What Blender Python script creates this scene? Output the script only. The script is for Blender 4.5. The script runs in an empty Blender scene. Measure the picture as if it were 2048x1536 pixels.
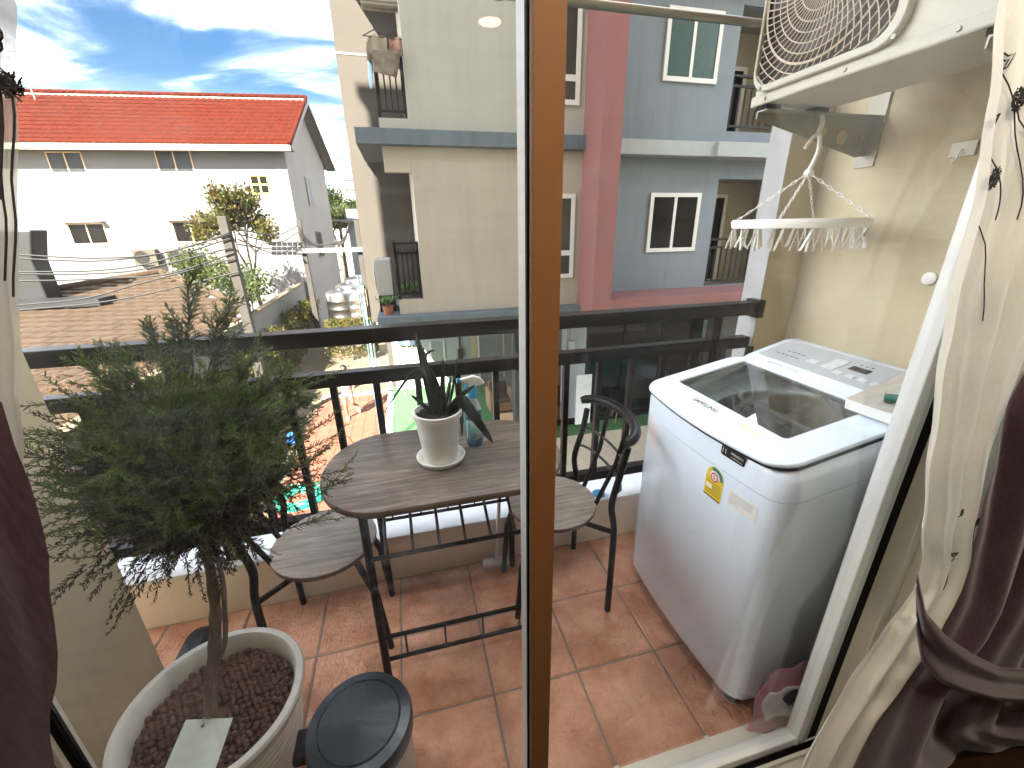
import bpy, bmesh, math, random
from mathutils import Vector, Matrix
R = math.radians
rnd = random.Random(7)
scene = bpy.context.scene
COL = scene.collection

# ------------------------------------------------------------------ camera
W2, H2, F2 = 1024.0, 768.0, 829.79          # photo centre and focal length in photo pixels
AX = ((0.96881643, -0.10108718, 0.22622137),
      (-0.24730696, -0.33813208, 0.90802311),
      (-0.01529679, -0.93565382, -0.35258748))   # world axes seen from the camera
EYE = Vector((0, 0, 1.5))
cd = bpy.data.cameras.new('camera'); cam = bpy.data.objects.new('camera', cd); COL.objects.link(cam)
cd.sensor_width = 36; cd.sensor_fit = 'HORIZONTAL'; cd.lens = F2 / 2048 * 36
cd.clip_start = 0.02; cd.clip_end = 2000
cam.matrix_world = Matrix(((AX[0][0], -AX[0][1], -AX[0][2], EYE.x),
                           (AX[1][0], -AX[1][1], -AX[1][2], EYE.y),
                           (AX[2][0], -AX[2][1], -AX[2][2], EYE.z), (0, 0, 0, 1)))
scene.camera = cam

# ------------------------------------------------------------------ sky, sun, exposure
SUN_AZ, SUN_EL = 33.0, 40.0                  # light travels SUN_AZ degrees right of +Y
wd = bpy.data.worlds.new('World'); scene.world = wd; wd.use_nodes = True
nt = wd.node_tree; nt.nodes.clear()
wo = nt.nodes.new('ShaderNodeOutputWorld'); bg = nt.nodes.new('ShaderNodeBackground')
sky = nt.nodes.new('ShaderNodeTexSky'); sky.sky_type = 'NISHITA'; sky.sun_disc = False
sky.sun_elevation = R(SUN_EL); sky.sun_rotation = R(180 + SUN_AZ)
sky.air_density = 1.0; sky.dust_density = 0.6; sky.ozone_density = 1.6
tc = nt.nodes.new('ShaderNodeTexCoord')
sep = nt.nodes.new('ShaderNodeSeparateXYZ'); nt.links.new(tc.outputs['Generated'], sep.inputs[0])
def wmath(op, a, b=None, clamp=False):
    n = nt.nodes.new('ShaderNodeMath'); n.operation = op; n.use_clamp = clamp
    for i, v in enumerate((a, b)):
        if v is None: continue
        if isinstance(v, (int, float)): n.inputs[i].default_value = v
        else: nt.links.new(v, n.inputs[i])
    return n.outputs[0]
zz = wmath('ADD', wmath('MAXIMUM', sep.outputs[2], 0.0), 0.22)      # clouds on a flat layer overhead
cx = wmath('DIVIDE', sep.outputs[0], zz); cy = wmath('DIVIDE', sep.outputs[1], zz)
cmb = nt.nodes.new('ShaderNodeCombineXYZ'); nt.links.new(cx, cmb.inputs[0]); nt.links.new(cy, cmb.inputs[1])
mp = nt.nodes.new('ShaderNodeMapping'); mp.inputs['Rotation'].default_value = (0, 0, R(38)); mp.inputs['Scale'].default_value = (0.75, 1.55, 1)
mp.inputs['Location'].default_value = (0.15, 0.4, 0)
nt.links.new(cmb.outputs[0], mp.inputs[0])
n1 = nt.nodes.new('ShaderNodeTexNoise'); n1.inputs['Scale'].default_value = 1.3; n1.inputs['Detail'].default_value = 9; n1.inputs['Roughness'].default_value = 0.55; n1.inputs['Distortion'].default_value = 0.7
nt.links.new(mp.outputs[0], n1.inputs[0])
rp = nt.nodes.new('ShaderNodeValToRGB'); rp.color_ramp.interpolation = 'EASE'; rp.color_ramp.elements[0].position = 0.41; rp.color_ramp.elements[1].position = 0.80
nt.links.new(n1.outputs[0], rp.inputs[0])
lowh = wmath('MULTIPLY', wmath('SUBTRACT', 0.24, sep.outputs[2]), 2.6, True)       # hazier towards the horizon
cf = wmath('MINIMUM', wmath('ADD', wmath('MULTIPLY', wmath('POWER', rp.outputs[0], 1.6), 0.95), wmath('MULTIPLY', lowh, 0.08)), 0.9)
hsn = nt.nodes.new('ShaderNodeHueSaturation'); hsn.inputs['Saturation'].default_value = 1.3; hsn.inputs['Value'].default_value = 0.078; nt.links.new(sky.outputs[0], hsn.inputs['Color'])
mx = nt.nodes.new('ShaderNodeMixRGB'); nt.links.new(cf, mx.inputs[0]); nt.links.new(hsn.outputs[0], mx.inputs[1])
mx.inputs[2].default_value = (17.0, 17.2, 17.5, 1)
bg.inputs['Strength'].default_value = 0.10
nt.links.new(mx.outputs[0], bg.inputs[0]); nt.links.new(bg.outputs[0], wo.inputs[0])
SD = Vector((math.sin(R(SUN_AZ)) * math.cos(R(SUN_EL)), math.cos(R(SUN_AZ)) * math.cos(R(SUN_EL)), -math.sin(R(SUN_EL))))
sl = bpy.data.lights.new('sun', 'SUN'); sl.energy = 2.0; sl.angle = R(0.5); sl.color = (1.0, 0.93, 0.82)
so = bpy.data.objects.new('sun', sl); COL.objects.link(so); so.rotation_euler = SD.to_track_quat('-Z', 'Y').to_euler(); so.location = (-8, -8, 20)
vs = scene.view_settings; vs.view_transform = 'Standard'; vs.look = 'None'; vs.exposure = 4.8; vs.gamma = 1; vs.use_curve_mapping = False
cy_ = scene.cycles
try:
    cy_.use_denoising = True; cy_.denoiser = 'OPENIMAGEDENOISE'
except Exception: pass
cy_.max_bounces = 9; cy_.diffuse_bounces = 5; cy_.glossy_bounces = 4; cy_.transmission_bounces = 8; cy_.transparent_max_bounces = 24
cy_.caustics_reflective = False; cy_.caustics_refractive = False; cy_.sample_clamp_indirect = 6

# ------------------------------------------------------------------ photo pixel -> world
def ray(px, py):
    d = (px - W2, py - H2, F2)
    return Vector([sum(a * b for a, b in zip(r, d)) for r in AX])
def onY(px, py, Y): r = ray(px, py); return EYE + r * (Y / r.y)
def onX(px, py, X): r = ray(px, py); return EYE + r * (X / r.x)
def onZ(px, py, Z): r = ray(px, py); return EYE + r * ((Z - EYE.z) / r.z)
def onP(px, py, pt, n):
    r = ray(px, py); n = Vector(n); return EYE + r * ((Vector(pt) - EYE).dot(n) / r.dot(n))

# ------------------------------------------------------------------ materials
MATS = {}
def mat(name, col, rough=0.6, var=0.0, vscale=4.0, col2=None, bump=0.0, bscale=80.0, metal=0.0, spec=0.4,
        streak=0.0, rand=0.0, coat=0.0, stretch=None, trans=0.0, detail=6):
    if name in MATS: return MATS[name]
    m = bpy.data.materials.new(name); m.use_nodes = True; t = m.node_tree; N = t.nodes; L = t.links
    b = N['Principled BSDF']; b.inputs['Roughness'].default_value = rough; b.inputs['Metallic'].default_value = metal
    b.inputs['Specular IOR Level'].default_value = spec; b.inputs['Coat Weight'].default_value = coat
    if trans: b.inputs['Transmission Weight'].default_value = trans
    geo = N.new('ShaderNodeNewGeometry'); src = geo.outputs['Position']
    if stretch:
        mpn = N.new('ShaderNodeMapping'); mpn.inputs['Scale'].default_value = stretch; L.new(src, mpn.inputs[0]); src = mpn.outputs[0]
    c = (*col, 1)
    out = None
    if var > 0 or col2:
        n = N.new('ShaderNodeTexNoise'); n.inputs['Scale'].default_value = vscale; n.inputs['Detail'].default_value = detail; n.inputs['Roughness'].default_value = 0.65
        L.new(src, n.inputs[0])
        r = N.new('ShaderNodeValToRGB'); r.color_ramp.elements[0].position = 0.32; r.color_ramp.elements[1].position = 0.68
        a = c if col2 else tuple(max(0, x * (1 - var)) for x in col) + (1,)
        z = (*col2, 1) if col2 else tuple(min(1, x * (1 + var)) for x in col) + (1,)
        r.color_ramp.elements[0].color = a; r.color_ramp.elements[1].color = z
        L.new(n.outputs[0], r.inputs[0]); out = r.outputs[0]
    else:
        rgb = N.new('ShaderNodeRGB'); rgb.outputs[0].default_value = c; out = rgb.outputs[0]
    if streak > 0:                                   # rain stains running down a wall
        mpn = N.new('ShaderNodeMapping'); mpn.inputs['Scale'].default_value = (5.5, 5.5, 0.35); L.new(geo.outputs['Position'], mpn.inputs[0])
        n = N.new('ShaderNodeTexNoise'); n.inputs['Scale'].default_value = 1.6; n.inputs['Detail'].default_value = 8; n.inputs['Roughness'].default_value = 0.7; L.new(mpn.outputs[0], n.inputs[0])
        r = N.new('ShaderNodeValToRGB'); r.color_ramp.elements[0].position = 0.5; r.color_ramp.elements[1].position = 0.78
        L.new(n.outputs[0], r.inputs[0])
        ml = N.new('ShaderNodeMath'); ml.operation = 'MULTIPLY'; ml.inputs[1].default_value = streak; L.new(r.outputs[0], ml.inputs[0])
        mxn = N.new('ShaderNodeMixRGB'); L.new(ml.outputs[0], mxn.inputs[0]); L.new(out, mxn.inputs[1])
        mxn.inputs[2].default_value = tuple(x * 0.45 for x in col) + (1,); out = mxn.outputs[0]
    if rand > 0:
        oi = N.new('ShaderNodeObjectInfo'); hs = N.new('ShaderNodeHueSaturation')
        mr = N.new('ShaderNodeMapRange'); mr.inputs['To Min'].default_value = 1 - rand; mr.inputs['To Max'].default_value = 1 + rand
        L.new(oi.outputs['Random'], mr.inputs[0]); L.new(mr.outputs[0], hs.inputs['Value']); L.new(out, hs.inputs['Color']); out = hs.outputs[0]
    L.new(out, b.inputs['Base Color'])
    if bump > 0:
        n = N.new('ShaderNodeTexNoise'); n.inputs['Scale'].default_value = bscale; n.inputs['Detail'].default_value = 8; n.inputs['Roughness'].default_value = 0.6
        L.new(src, n.inputs[0]); bp = N.new('ShaderNodeBump'); bp.inputs['Strength'].default_value = bump; bp.inputs['Distance'].default_value = 0.02
        L.new(n.outputs[0], bp.inputs['Height']); L.new(bp.outputs[0], b.inputs['Normal'])
    MATS[name] = m
    return m
def leafmat(name, col, col2, scale=20.0, transl=0.35, rough=0.55):
    m = bpy.data.materials.new(name); m.use_nodes = True; t = m.node_tree; N = t.nodes; L = t.links
    b = N['Principled BSDF']; b.inputs['Roughness'].default_value = rough; b.inputs['Specular IOR Level'].default_value = 0.3
    geo = N.new('ShaderNodeNewGeometry'); n = N.new('ShaderNodeTexNoise'); n.inputs['Scale'].default_value = scale; L.new(geo.outputs['Position'], n.inputs[0])
    r = N.new('ShaderNodeValToRGB'); r.color_ramp.elements[0].position = 0.33; r.color_ramp.elements[1].position = 0.67
    r.color_ramp.elements[0].color = (*col, 1); r.color_ramp.elements[1].color = (*col2, 1); L.new(n.outputs[0], r.inputs[0]); L.new(r.outputs[0], b.inputs['Base Color'])
    tr = N.new('ShaderNodeBsdfTranslucent'); L.new(r.outputs[0], tr.inputs[0]); mxs = N.new('ShaderNodeMixShader'); mxs.inputs[0].default_value = transl
    L.new(b.outputs[0], mxs.inputs[1]); L.new(tr.outputs[0], mxs.inputs[2]); L.new(mxs.outputs[0], N['Material Output'].inputs[0])
    MATS[name] = m; return m
def emit(name, col, s):
    m = bpy.data.materials.new(name); m.use_nodes = True; N = m.node_tree.nodes; b = N['Principled BSDF']
    b.inputs['Base Color'].default_value = (*col, 1); b.inputs['Emission Color'].default_value = (*col, 1); b.inputs['Emission Strength'].default_value = s
    return m
def glassmat(name, dirt_haze=0.1, tint=(1, 1, 1), seed=0.0, refl=1.0):
    m = bpy.data.materials.new(name); m.use_nodes = True; t = m.node_tree; N = t.nodes; L = t.links; N.remove(N['Principled BSDF'])
    tr = N.new('ShaderNodeBsdfTransparent'); tr.inputs[0].default_value = (*tint, 1)
    gl = N.new('ShaderNodeBsdfGlossy'); gl.inputs['Roughness'].default_value = 0.004
    fr = N.new('ShaderNodeFresnel'); gb_ = N.new('ShaderNodeNewGeometry')      # same reflectance on both faces of the thin pane
    ir = N.new('ShaderNodeMapRange'); ir.inputs[3].default_value = 1.5; ir.inputs[4].default_value = 1 / 1.5; L.new(gb_.outputs['Backfacing'], ir.inputs[0]); L.new(ir.outputs[0], fr.inputs[0])
    ml = N.new('ShaderNodeMath'); ml.operation = 'MULTIPLY'; ml.inputs[1].default_value = 0.9 * refl; ml.use_clamp = True; L.new(fr.outputs[0], ml.inputs[0])
    a = N.new('ShaderNodeMixShader'); L.new(ml.outputs[0], a.inputs[0]); L.new(tr.outputs[0], a.inputs[1]); L.new(gl.outputs[0], a.inputs[2])
    res = a.outputs[0]
    if dirt_haze > 0:                                     # wiped smears and dust film; on the machine lid, a painted pale reflection
        geo = N.new('ShaderNodeNewGeometry')
        def layer(scale, rot, lo, hi, s):
            mpn = N.new('ShaderNodeMapping'); mpn.inputs['Scale'].default_value = scale; mpn.inputs['Rotation'].default_value = (0, rot, 0); mpn.inputs['Location'].default_value = (seed, 0, seed)
            L.new(geo.outputs['Position'], mpn.inputs[0]); n = N.new('ShaderNodeTexNoise'); n.inputs['Scale'].default_value = s; n.inputs['Detail'].default_value = 7
            L.new(mpn.outputs[0], n.inputs[0]); r = N.new('ShaderNodeMapRange'); r.inputs[1].default_value = lo; r.inputs[2].default_value = hi; L.new(n.outputs[0], r.inputs[0]); return r.outputs[0]
        A = layer((1.2, 1, 14), R(12), 0.45, 0.75, 4.0); B = layer((1, 1, 1), 0, 0.35, 0.75, 3.0); C = layer((16, 1, 1.3), R(-8), 0.5, 0.75, 3.0)
        s1 = N.new('ShaderNodeMath'); s1.operation = 'MULTIPLY'; L.new(A, s1.inputs[0]); L.new(B, s1.inputs[1])
        s2 = N.new('ShaderNodeMath'); s2.operation = 'MULTIPLY_ADD'; s2.inputs[1].default_value = 0.35; L.new(C, s2.inputs[0]); L.new(s1.outputs[0], s2.inputs[2])
        s3 = N.new('ShaderNodeMath'); s3.operation = 'MULTIPLY_ADD'; s3.inputs[1].default_value = dirt_haze; s3.inputs[2].default_value = dirt_haze * 0.12; L.new(s2.outputs[0], s3.inputs[0])
        tl = N.new('ShaderNodeBsdfTranslucent'); tl.inputs[0].default_value = (0.75, 0.75, 0.72, 1)
        b2 = N.new('ShaderNodeMixShader'); L.new(s3.outputs[0], b2.inputs[0]); L.new(res, b2.inputs[1]); L.new(tl.outputs[0], b2.inputs[2]); res = b2.outputs[0]
    L.new(res, N['Material Output'].inputs[0]); MATS[name] = m
    return m

# ------------------------------------------------------------------ mesh building
def basis(d):
    d = Vector(d).normalized(); u = d.cross(Vector((0, 0, 1)))
    if u.length < 1e-4: u = Vector((1, 0, 0))
    u.normalize(); return d, u, d.cross(u).normalized()
class MB:
    def __init__(s): s.v = []; s.f = []
    def add(s, vs, fs):
        o = len(s.v); s.v += [tuple(v) for v in vs]; s.f += [tuple(i + o for i in f) for f in fs]; return s
    def box(s, x0, x1, y0, y1, z0, z1):
        return s.add([(x0, y0, z0), (x1, y0, z0), (x1, y1, z0), (x0, y1, z0), (x0, y0, z1), (x1, y0, z1), (x1, y1, z1), (x0, y1, z1)],
                     [(0, 3, 2, 1), (4, 5, 6, 7), (0, 1, 5, 4), (1, 2, 6, 5), (2, 3, 7, 6), (3, 0, 4, 7)])
    def obox(s, c, ux, uy, uz):                       # oriented box, half-axis vectors
        c = Vector(c); P = [c + a * Vector(ux) + b * Vector(uy) + d * Vector(uz) for d in (-1, 1) for a, b in ((-1, -1), (1, -1), (1, 1), (-1, 1))]
        return s.add(P, [(0, 3, 2, 1), (4, 5, 6, 7), (0, 1, 5, 4), (1, 2, 6, 5), (2, 3, 7, 6), (3, 0, 4, 7)])
    def tube(s, pts, r, n=8, cap=True, closed=False):
        pts = [Vector(p) for p in pts]; m = len(pts); rs = r if isinstance(r, (list, tuple)) else [r] * m
        vs = []; u0 = None
        for i, p in enumerate(pts):
            if closed: d = pts[(i + 1) % m] - pts[i - 1]
            else: d = pts[min(i + 1, m - 1)] - pts[max(i - 1, 0)]
            d.normalize()
            if u0 is None: _, u, w = basis(d)
            else:
                u = u0 - d * u0.dot(d)
                if u.length < 1e-5: _, u, w = basis(d)
                u.normalize(); w = d.cross(u)
            u0 = u
            vs += [p + (u * math.cos(6.28318 * k / n) + w * math.sin(6.28318 * k / n)) * rs[i] for k in range(n)]
        fs = []
        for i in range(m if closed else m - 1):
            j = (i + 1) % m
            fs += [(i * n + k, i * n + (k + 1) % n, j * n + (k + 1) % n, j * n + k) for k in range(n)]
        if cap and not closed: fs += [tuple(range(n))[::-1], tuple(range((m - 1) * n, m * n))]
        return s.add(vs, fs)
    def cyl(s, a, b, r, n=16): return s.tube([a, b], r, n)
    def lathe(s, prof, c, n=32, axis=None, capb=True, capt=True):
        c = Vector(c)
        d, u, w = (Vector((0, 0, 1)), Vector((1, 0, 0)), Vector((0, 1, 0))) if axis is None else basis(axis)
        vs = []
        for r, h in prof: vs += [c + d * h + (u * math.cos(6.28318 * k / n) + w * math.sin(6.28318 * k / n)) * r for k in range(n)]
        fs = []
        for i in range(len(prof) - 1): fs += [(i * n + k, i * n + (k + 1) % n, (i + 1) * n + (k + 1) % n, (i + 1) * n + k) for k in range(n)]
        if capb: fs.append(tuple(range(n))[::-1])
        if capt: fs.append(tuple(range((len(prof) - 1) * n, len(prof) * n)))
        return s.add(vs, fs)
    def prism(s, poly, off):                           # planar polygon extruded by a vector
        poly = [Vector(p) for p in poly]; n = len(poly); off = Vector(off)
        return s.add(poly + [p + off for p in poly], [tuple(range(n))[::-1], tuple(range(n, 2 * n))] + [(i, (i + 1) % n, (i + 1) % n + n, i + n) for i in range(n)])
    def grid(s, fn, nu, nv):
        vs = [fn(i / nu, j / nv) for j in range(nv + 1) for i in range(nu + 1)]
        return s.add(vs, [(j * (nu + 1) + i, j * (nu + 1) + i + 1, (j + 1) * (nu + 1) + i + 1, (j + 1) * (nu + 1) + i) for j in range(nv) for i in range(nu)])
    def mesh(s, name):
        me = bpy.data.meshes.new(name); me.from_pydata(s.v, [], s.f); me.update(); return me
    def build(s, name, m, parent=None, smooth=False, bevel=0.0, seg=2, solid=0.0, sub=0, angle=40):
        me = s.mesh(name)
        bm = bmesh.new(); bm.from_mesh(me); bmesh.ops.recalc_face_normals(bm, faces=bm.faces); bm.to_mesh(me); bm.free()
        o = bpy.data.objects.new(name, me); COL.objects.link(o)
        if m: me.materials.append(MATS[m] if isinstance(m, str) else m)
        if smooth:
            for p in me.polygons: p.use_smooth = True
            try: me.set_sharp_from_angle(angle=R(angle))
            except Exception: pass
        if solid: md = o.modifiers.new('solid', 'SOLIDIFY'); md.thickness = solid; md.offset = 0
        if bevel: md = o.modifiers.new('bevel', 'BEVEL'); md.width = bevel; md.segments = seg; md.limit_method = 'ANGLE'; md.angle_limit = R(35)
        if sub: md = o.modifiers.new('sub', 'SUBSURF'); md.levels = sub; md.render_levels = sub
        if parent: attach(o, parent)
        return o
def attach(o, parent):
    o.parent = parent
    if parent.parent is None: o.matrix_parent_inverse = Matrix.Translation(-parent.location)
def tag(o, label=None, cat=None, group=None, kind=None):
    if label: o['label'] = label
    if cat: o['category'] = cat
    if group: o['group'] = group
    if kind: o['kind'] = kind
    return o
def thing(name, label, cat, loc=(0, 0, 0), group=None):
    o = bpy.data.objects.new(name, None); COL.objects.link(o); o.location = loc; o.empty_display_size = 0.1
    return tag(o, label, cat, group)
def clone(o, parent=None):
    c = o.copy(); COL.objects.link(c); c.parent = parent
    for ch in list(o.children): clone(ch, c)
    return c
def piece(name, me, loc, parent, rot=None, scale=None):   # one of many alike pieces sharing mesh data
    o = bpy.data.objects.new(name, me); COL.objects.link(o); o.location = loc
    if rot: o.rotation_euler = rot
    if scale: o.scale = scale
    if parent: attach(o, parent)
    return o
def shared(mb, name, m, smooth=False):
    me = mb.mesh(name); me.materials.append(MATS[m] if isinstance(m, str) else m)
    bm = bmesh.new(); bm.from_mesh(me); bmesh.ops.recalc_face_normals(bm, faces=bm.faces); bm.to_mesh(me); bm.free()
    if smooth:
        for p in me.polygons: p.use_smooth = True
    return me
def text(name, body, size, m, origin, ux, uy, parent=None, depth=0.0006, align='CENTER'):
    cu = bpy.data.curves.new(name, 'FONT'); cu.body = body; cu.size = size; cu.extrude = depth; cu.align_x = align; cu.align_y = 'CENTER'; cu.resolution_u = 3
    tmp = bpy.data.objects.new(name + '_tmp', cu); COL.objects.link(tmp)
    me = bpy.data.meshes.new_from_object(tmp); bpy.data.objects.remove(tmp)
    ux = Vector(ux).normalized(); uy = Vector(uy).normalized(); uz = ux.cross(uy); o3 = Vector(origin)
    for v in me.vertices: v.co = o3 + ux * v.co.x + uy * v.co.y + uz * v.co.z
    me.materials.clear(); me.materials.append(MATS[m] if isinstance(m, str) else m)
    o = bpy.data.objects.new(name, me); COL.objects.link(o)
    if parent: attach(o, parent)
    return o
def rvec(r=rnd):
    while True:
        v = Vector((r.uniform(-1, 1), r.uniform(-1, 1), r.uniform(-1, 1)))
        if 0.05 < v.length < 1: return v.normalized()
def leaf(mb, p, d, l, w, up=None):                    # folded pointed leaf: two triangles sharing a midrib
    d = Vector(d).normalized(); n = rvec() if up is None else up
    s = d.cross(n)
    if s.length < 1e-3: s = d.cross(Vector((0.3, 0.5, 0.8)))
    s.normalize(); mid = p + d * (l * 0.45); lift = s.cross(d) * (w * 0.25)
    mb.add([p, mid + s * (w / 2) + lift, p + d * l, mid - s * (w / 2) + lift], [(0, 1, 2), (0, 2, 3)])

mat('wall_beige', (0.49680, 0.42910, 0.28747), 0.8, 0.05, 2.0, bump=0.12, bscale=120, streak=0.05)
mat('wall_cream', (0.81000, 0.74520, 0.61560), 0.8, 0.05, 3.0, bump=0.12, bscale=120, streak=0.15)
mat('paint_white', (0.72, 0.74, 0.76), 0.6, 0.08, 6.0, bump=0.06, bscale=90, streak=0.1)
mat('alu_white', (0.76, 0.77, 0.74), 0.42, 0.03, 9.0)
mat('alu_cream', (0.66, 0.64, 0.55), 0.45, 0.04, 9.0)
mat('warm_brown', (0.22, 0.098, 0.035), 0.5, 0.06, 5.0)
mat('rubber', (0.00180, 0.00165, 0.00195), 0.7, spec=0.15)
mat('black_metal', (0.00200, 0.00185, 0.00185), 0.5, 0.25, 14, bump=0.03, bscale=200, spec=0.2)
mat('rail_metal', (0.00390, 0.00310, 0.00265), 0.34, 0.3, 9, bump=0.05, bscale=120, spec=0.2)
mat('grout', (0.26, 0.22, 0.18), 0.9, 0.15, 20)
mat('white_plastic', (0.80, 0.80, 0.76), 0.38)
mat('wm_white', (0.76, 0.86, 0.95), 0.22, coat=0.35)
mat('ac_cream', (0.4111, 0.3912, 0.3315), 0.4, 0.04, 8)
mat('galv', (0.2940, 0.2800, 0.2310), 0.45, 0.12, 20, metal=0.35)
mat('steel', (0.2750, 0.2475, 0.1980), 0.3, 0.12, 8, metal=0.85, stretch=(1, 12, 12))
# ================================================================== SETTING
GZ = -3.6
mat('earth', (0.1584, 0.1296, 0.0912), 0.95, col2=(0.2016, 0.1728, 0.1296), vscale=0.6, bump=0.3, bscale=8)
tag(MB().box(-400, 400, -400, 700, GZ - 0.5, GZ).build('ground', 'earth'), kind='structure')
mat('concrete', (0.1024, 0.0768, 0.0461), 0.9, col2=(0.1434, 0.1126, 0.0717), vscale=1.3, bump=0.2, bscale=30)
tag(MB().box(-4.4, -0.72, 4.0, 30, GZ, GZ + 0.012).build('footpath', 'concrete'), kind='structure')

# red paved walk, each paver its own piece
mat('paver_red', (0.1274, 0.0456, 0.0256), 0.85, col2=(0.1578, 0.0667, 0.0394), vscale=3, bump=0.25, bscale=40, rand=0.12)
walk = tag(MB().box(-2.95, -0.90, 6.3, 13.5, GZ + 0.012, GZ + 0.02).build('paved_walk', 'grout'), kind='structure')
pv = shared(MB().box(-0.142, 0.142, -0.142, 0.142, 0, 0.02), 'paver', 'paver_red')
for i in range(7):
    for j in range(24):
        piece('paver', pv, (-2.80 + i * 0.292, 6.45 + j * 0.2975, GZ + 0.02 + 0.002 * rnd.random()), walk)
tag(MB().box(-0.90, -0.72, 6.3, 14.6, GZ, GZ + 0.05).box(-2.95, -0.72, 13.5, 13.66, GZ + 0.012, GZ + 0.05).build('path_kerb', 'paint_white'), kind='structure')

# artificial turf strip, deck and pool
turf = leafmat('turf', (0.045, 0.13, 0.05), (0.075, 0.19, 0.075), 60, 0.1, 0.9)
tg = MB().box(-0.70, 2.2, 8.9, 15.5, GZ, GZ + 0.03); tg.box(2.2, 9, 8.9, 9.7, GZ, GZ + 0.03)
gr = rnd
for _ in range(14000):
    x = gr.uniform(-0.7, 9); y = gr.uniform(8.9, 9.7) if x > 1.2 else gr.uniform(8.9, 15.3)
    leaf(tg, Vector((x, y, GZ + 0.03)), (gr.uniform(-.5, .5), gr.uniform(-.5, .5), 1), 0.03, 0.012)
tag(tg.build('turf', 'turf'), 'green artificial turf laid beside the ground floor lounge', 'turf', kind='stuff')
mat('deck', (0.3952, 0.3443, 0.2677), 0.7, col2=(0.4462, 0.3952, 0.3187), vscale=3, bump=0.08, bscale=60)
deck = tag(MB().box(1.2, 9, 7.35, 8.9, GZ - 0.05, GZ + 0.012).build('pool_deck', 'grout'), kind='structure')
dt = shared(MB().box(-0.195, 0.195, -0.195, 0.195, 0, 0.02), 'deck_tile', 'deck')
for i in range(19):
    for j in range(4):
        piece('deck_tile', dt, (1.42 + i * 0.4, 7.55 + j * 0.4 - (0.0 if j < 3 else 0.02), GZ + 0.012), deck)
mat('pool_tile', (0.02, 0.07, 0.10), 0.25, rand=0.35)
pt = shared(MB().box(-0.046, 0.046, 0, 0.012, -0.046, 0.046), 'pool_tile', 'pool_tile')
pool = tag(MB().box(1.2, 9, 7.32, 7.35, GZ - 1.3, GZ + 0.02).build('pool_wall', 'paint_white'), kind='structure')
for i in range(60):
    for j in range(2):
        piece('pool_tile', pt, (1.9 + i * 0.104, 7.30, GZ - 0.045 - j * 0.104), pool)
wmt = bpy.data.materials.new('pool_water'); wmt.use_nodes = True; b = wmt.node_tree.nodes['Principled BSDF']
b.inputs['Base Color'].default_value = (0.06, 0.30, 0.27, 1); b.inputs['Roughness'].default_value = 0.05; MATS['pool_water'] = wmt
nz = wmt.node_tree.nodes.new('ShaderNodeTexNoise'); nz.inputs['Scale'].default_value = 6; bp = wmt.node_tree.nodes.new('ShaderNodeBump'); bp.inputs['Strength'].default_value = 0.15
wmt.node_tree.links.new(nz.outputs[0], bp.inputs['Height']); wmt.node_tree.links.new(bp.outputs[0], b.inputs['Normal'])
tag(MB().box(1.2, 9, 3.6, 7.318, GZ - 1.3, GZ + 0.006).build('pool_water', 'pool_water'), kind='structure')

# ------------------------------------------------------------------ our own building, the room and the balcony
mat('room_wall', (0.55, 0.50, 0.42), 0.85, 0.04, 3)
mat('room_floor', (0.0200, 0.0075, 0.0028), 0.4, col2=(0.0270, 0.0110, 0.0045), vscale=6, stretch=(1, 9, 1))
mat('ceiling_white', (0.70, 0.67, 0.62), 0.9)
home = thing('apartment_block', 'beige apartment block wall around the balcony door', 'building', (0, 0.58, GZ))
hw = MB().box(-6.1, -0.72, 0.50, 0.66, GZ, 12.6).box(1.30, 12, 0.50, 0.66, GZ, 12.6).box(-0.72, 1.30, 0.50, 0.66, 2.32, 12.6).box(-0.72, 1.30, 0.50, 0.66, GZ, -0.10)
hw.build('facade_wall', 'wall_beige', home)
MB().box(-6.1, -5.95, -9, 0.50, GZ, 12.6).build('end_wall', 'wall_beige', home)
MB().box(11.85, 12, -9, 0.50, GZ, 12.6).build('end_wall', 'wall_beige', home)
MB().box(-5.95, 11.85, -9, -8.85, GZ, 12.6).build('rear_wall', 'wall_beige', home)
MB().box(-6.2, 12.1, -9.1, 0.75, 12.6, 12.8).build('roof', 'concrete', home)
tag(MB().box(-2.4, 2.4, -3.2, 0.50, -0.12, -0.02).build('room_floor', 'room_floor'), kind='structure')
tag(MB().box(-2.4, 2.4, -3.2, 0.50, 2.50, 2.6).build('ceiling', 'ceiling_white'), kind='structure')
tag(MB().box(-2.5, -2.4, -3.2, 0.50, -0.02, 2.5).build('room_wall_left', 'room_wall'), kind='structure')
tag(MB().box(2.4, 2.5, -3.2, 0.50, -0.02, 2.5).build('room_wall_right', 'room_wall'), kind='structure')
tag(MB().box(-2.4, 2.4, -3.3, -3.2, -0.02, 2.5).build('room_wall_back', 'room_wall'), kind='structure')
# the downlight whose reflection hangs in the left pane
YG = 0.5635
rr = ray(980, 45); v = EYE + rr * (0.985 / rr.z); lampY = 2 * YG - v.y
dl = thing('ceiling_downlight', 'round warm downlight whose reflection shows in the upper door glass', 'lamp', (v.x, lampY, 2.5))
MB().lathe([(0.055, 0), (0.085, 0), (0.085, -0.012), (0.055, -0.012)], (v.x, lampY, 2.499), 28, capb=False, capt=False).build('trim_ring', 'white_plastic', dl, True)
fillm = emit('added_fill_glow', (1.0, 0.86, 0.68), 16)
MB().lathe([(0.056, 0), (0.056, 0.006)], (v.x, lampY, 2.486), 28).build('diffuser', emit('lamp_dim', (1.0, 0.52, 0.22), 1.5), dl)

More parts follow.
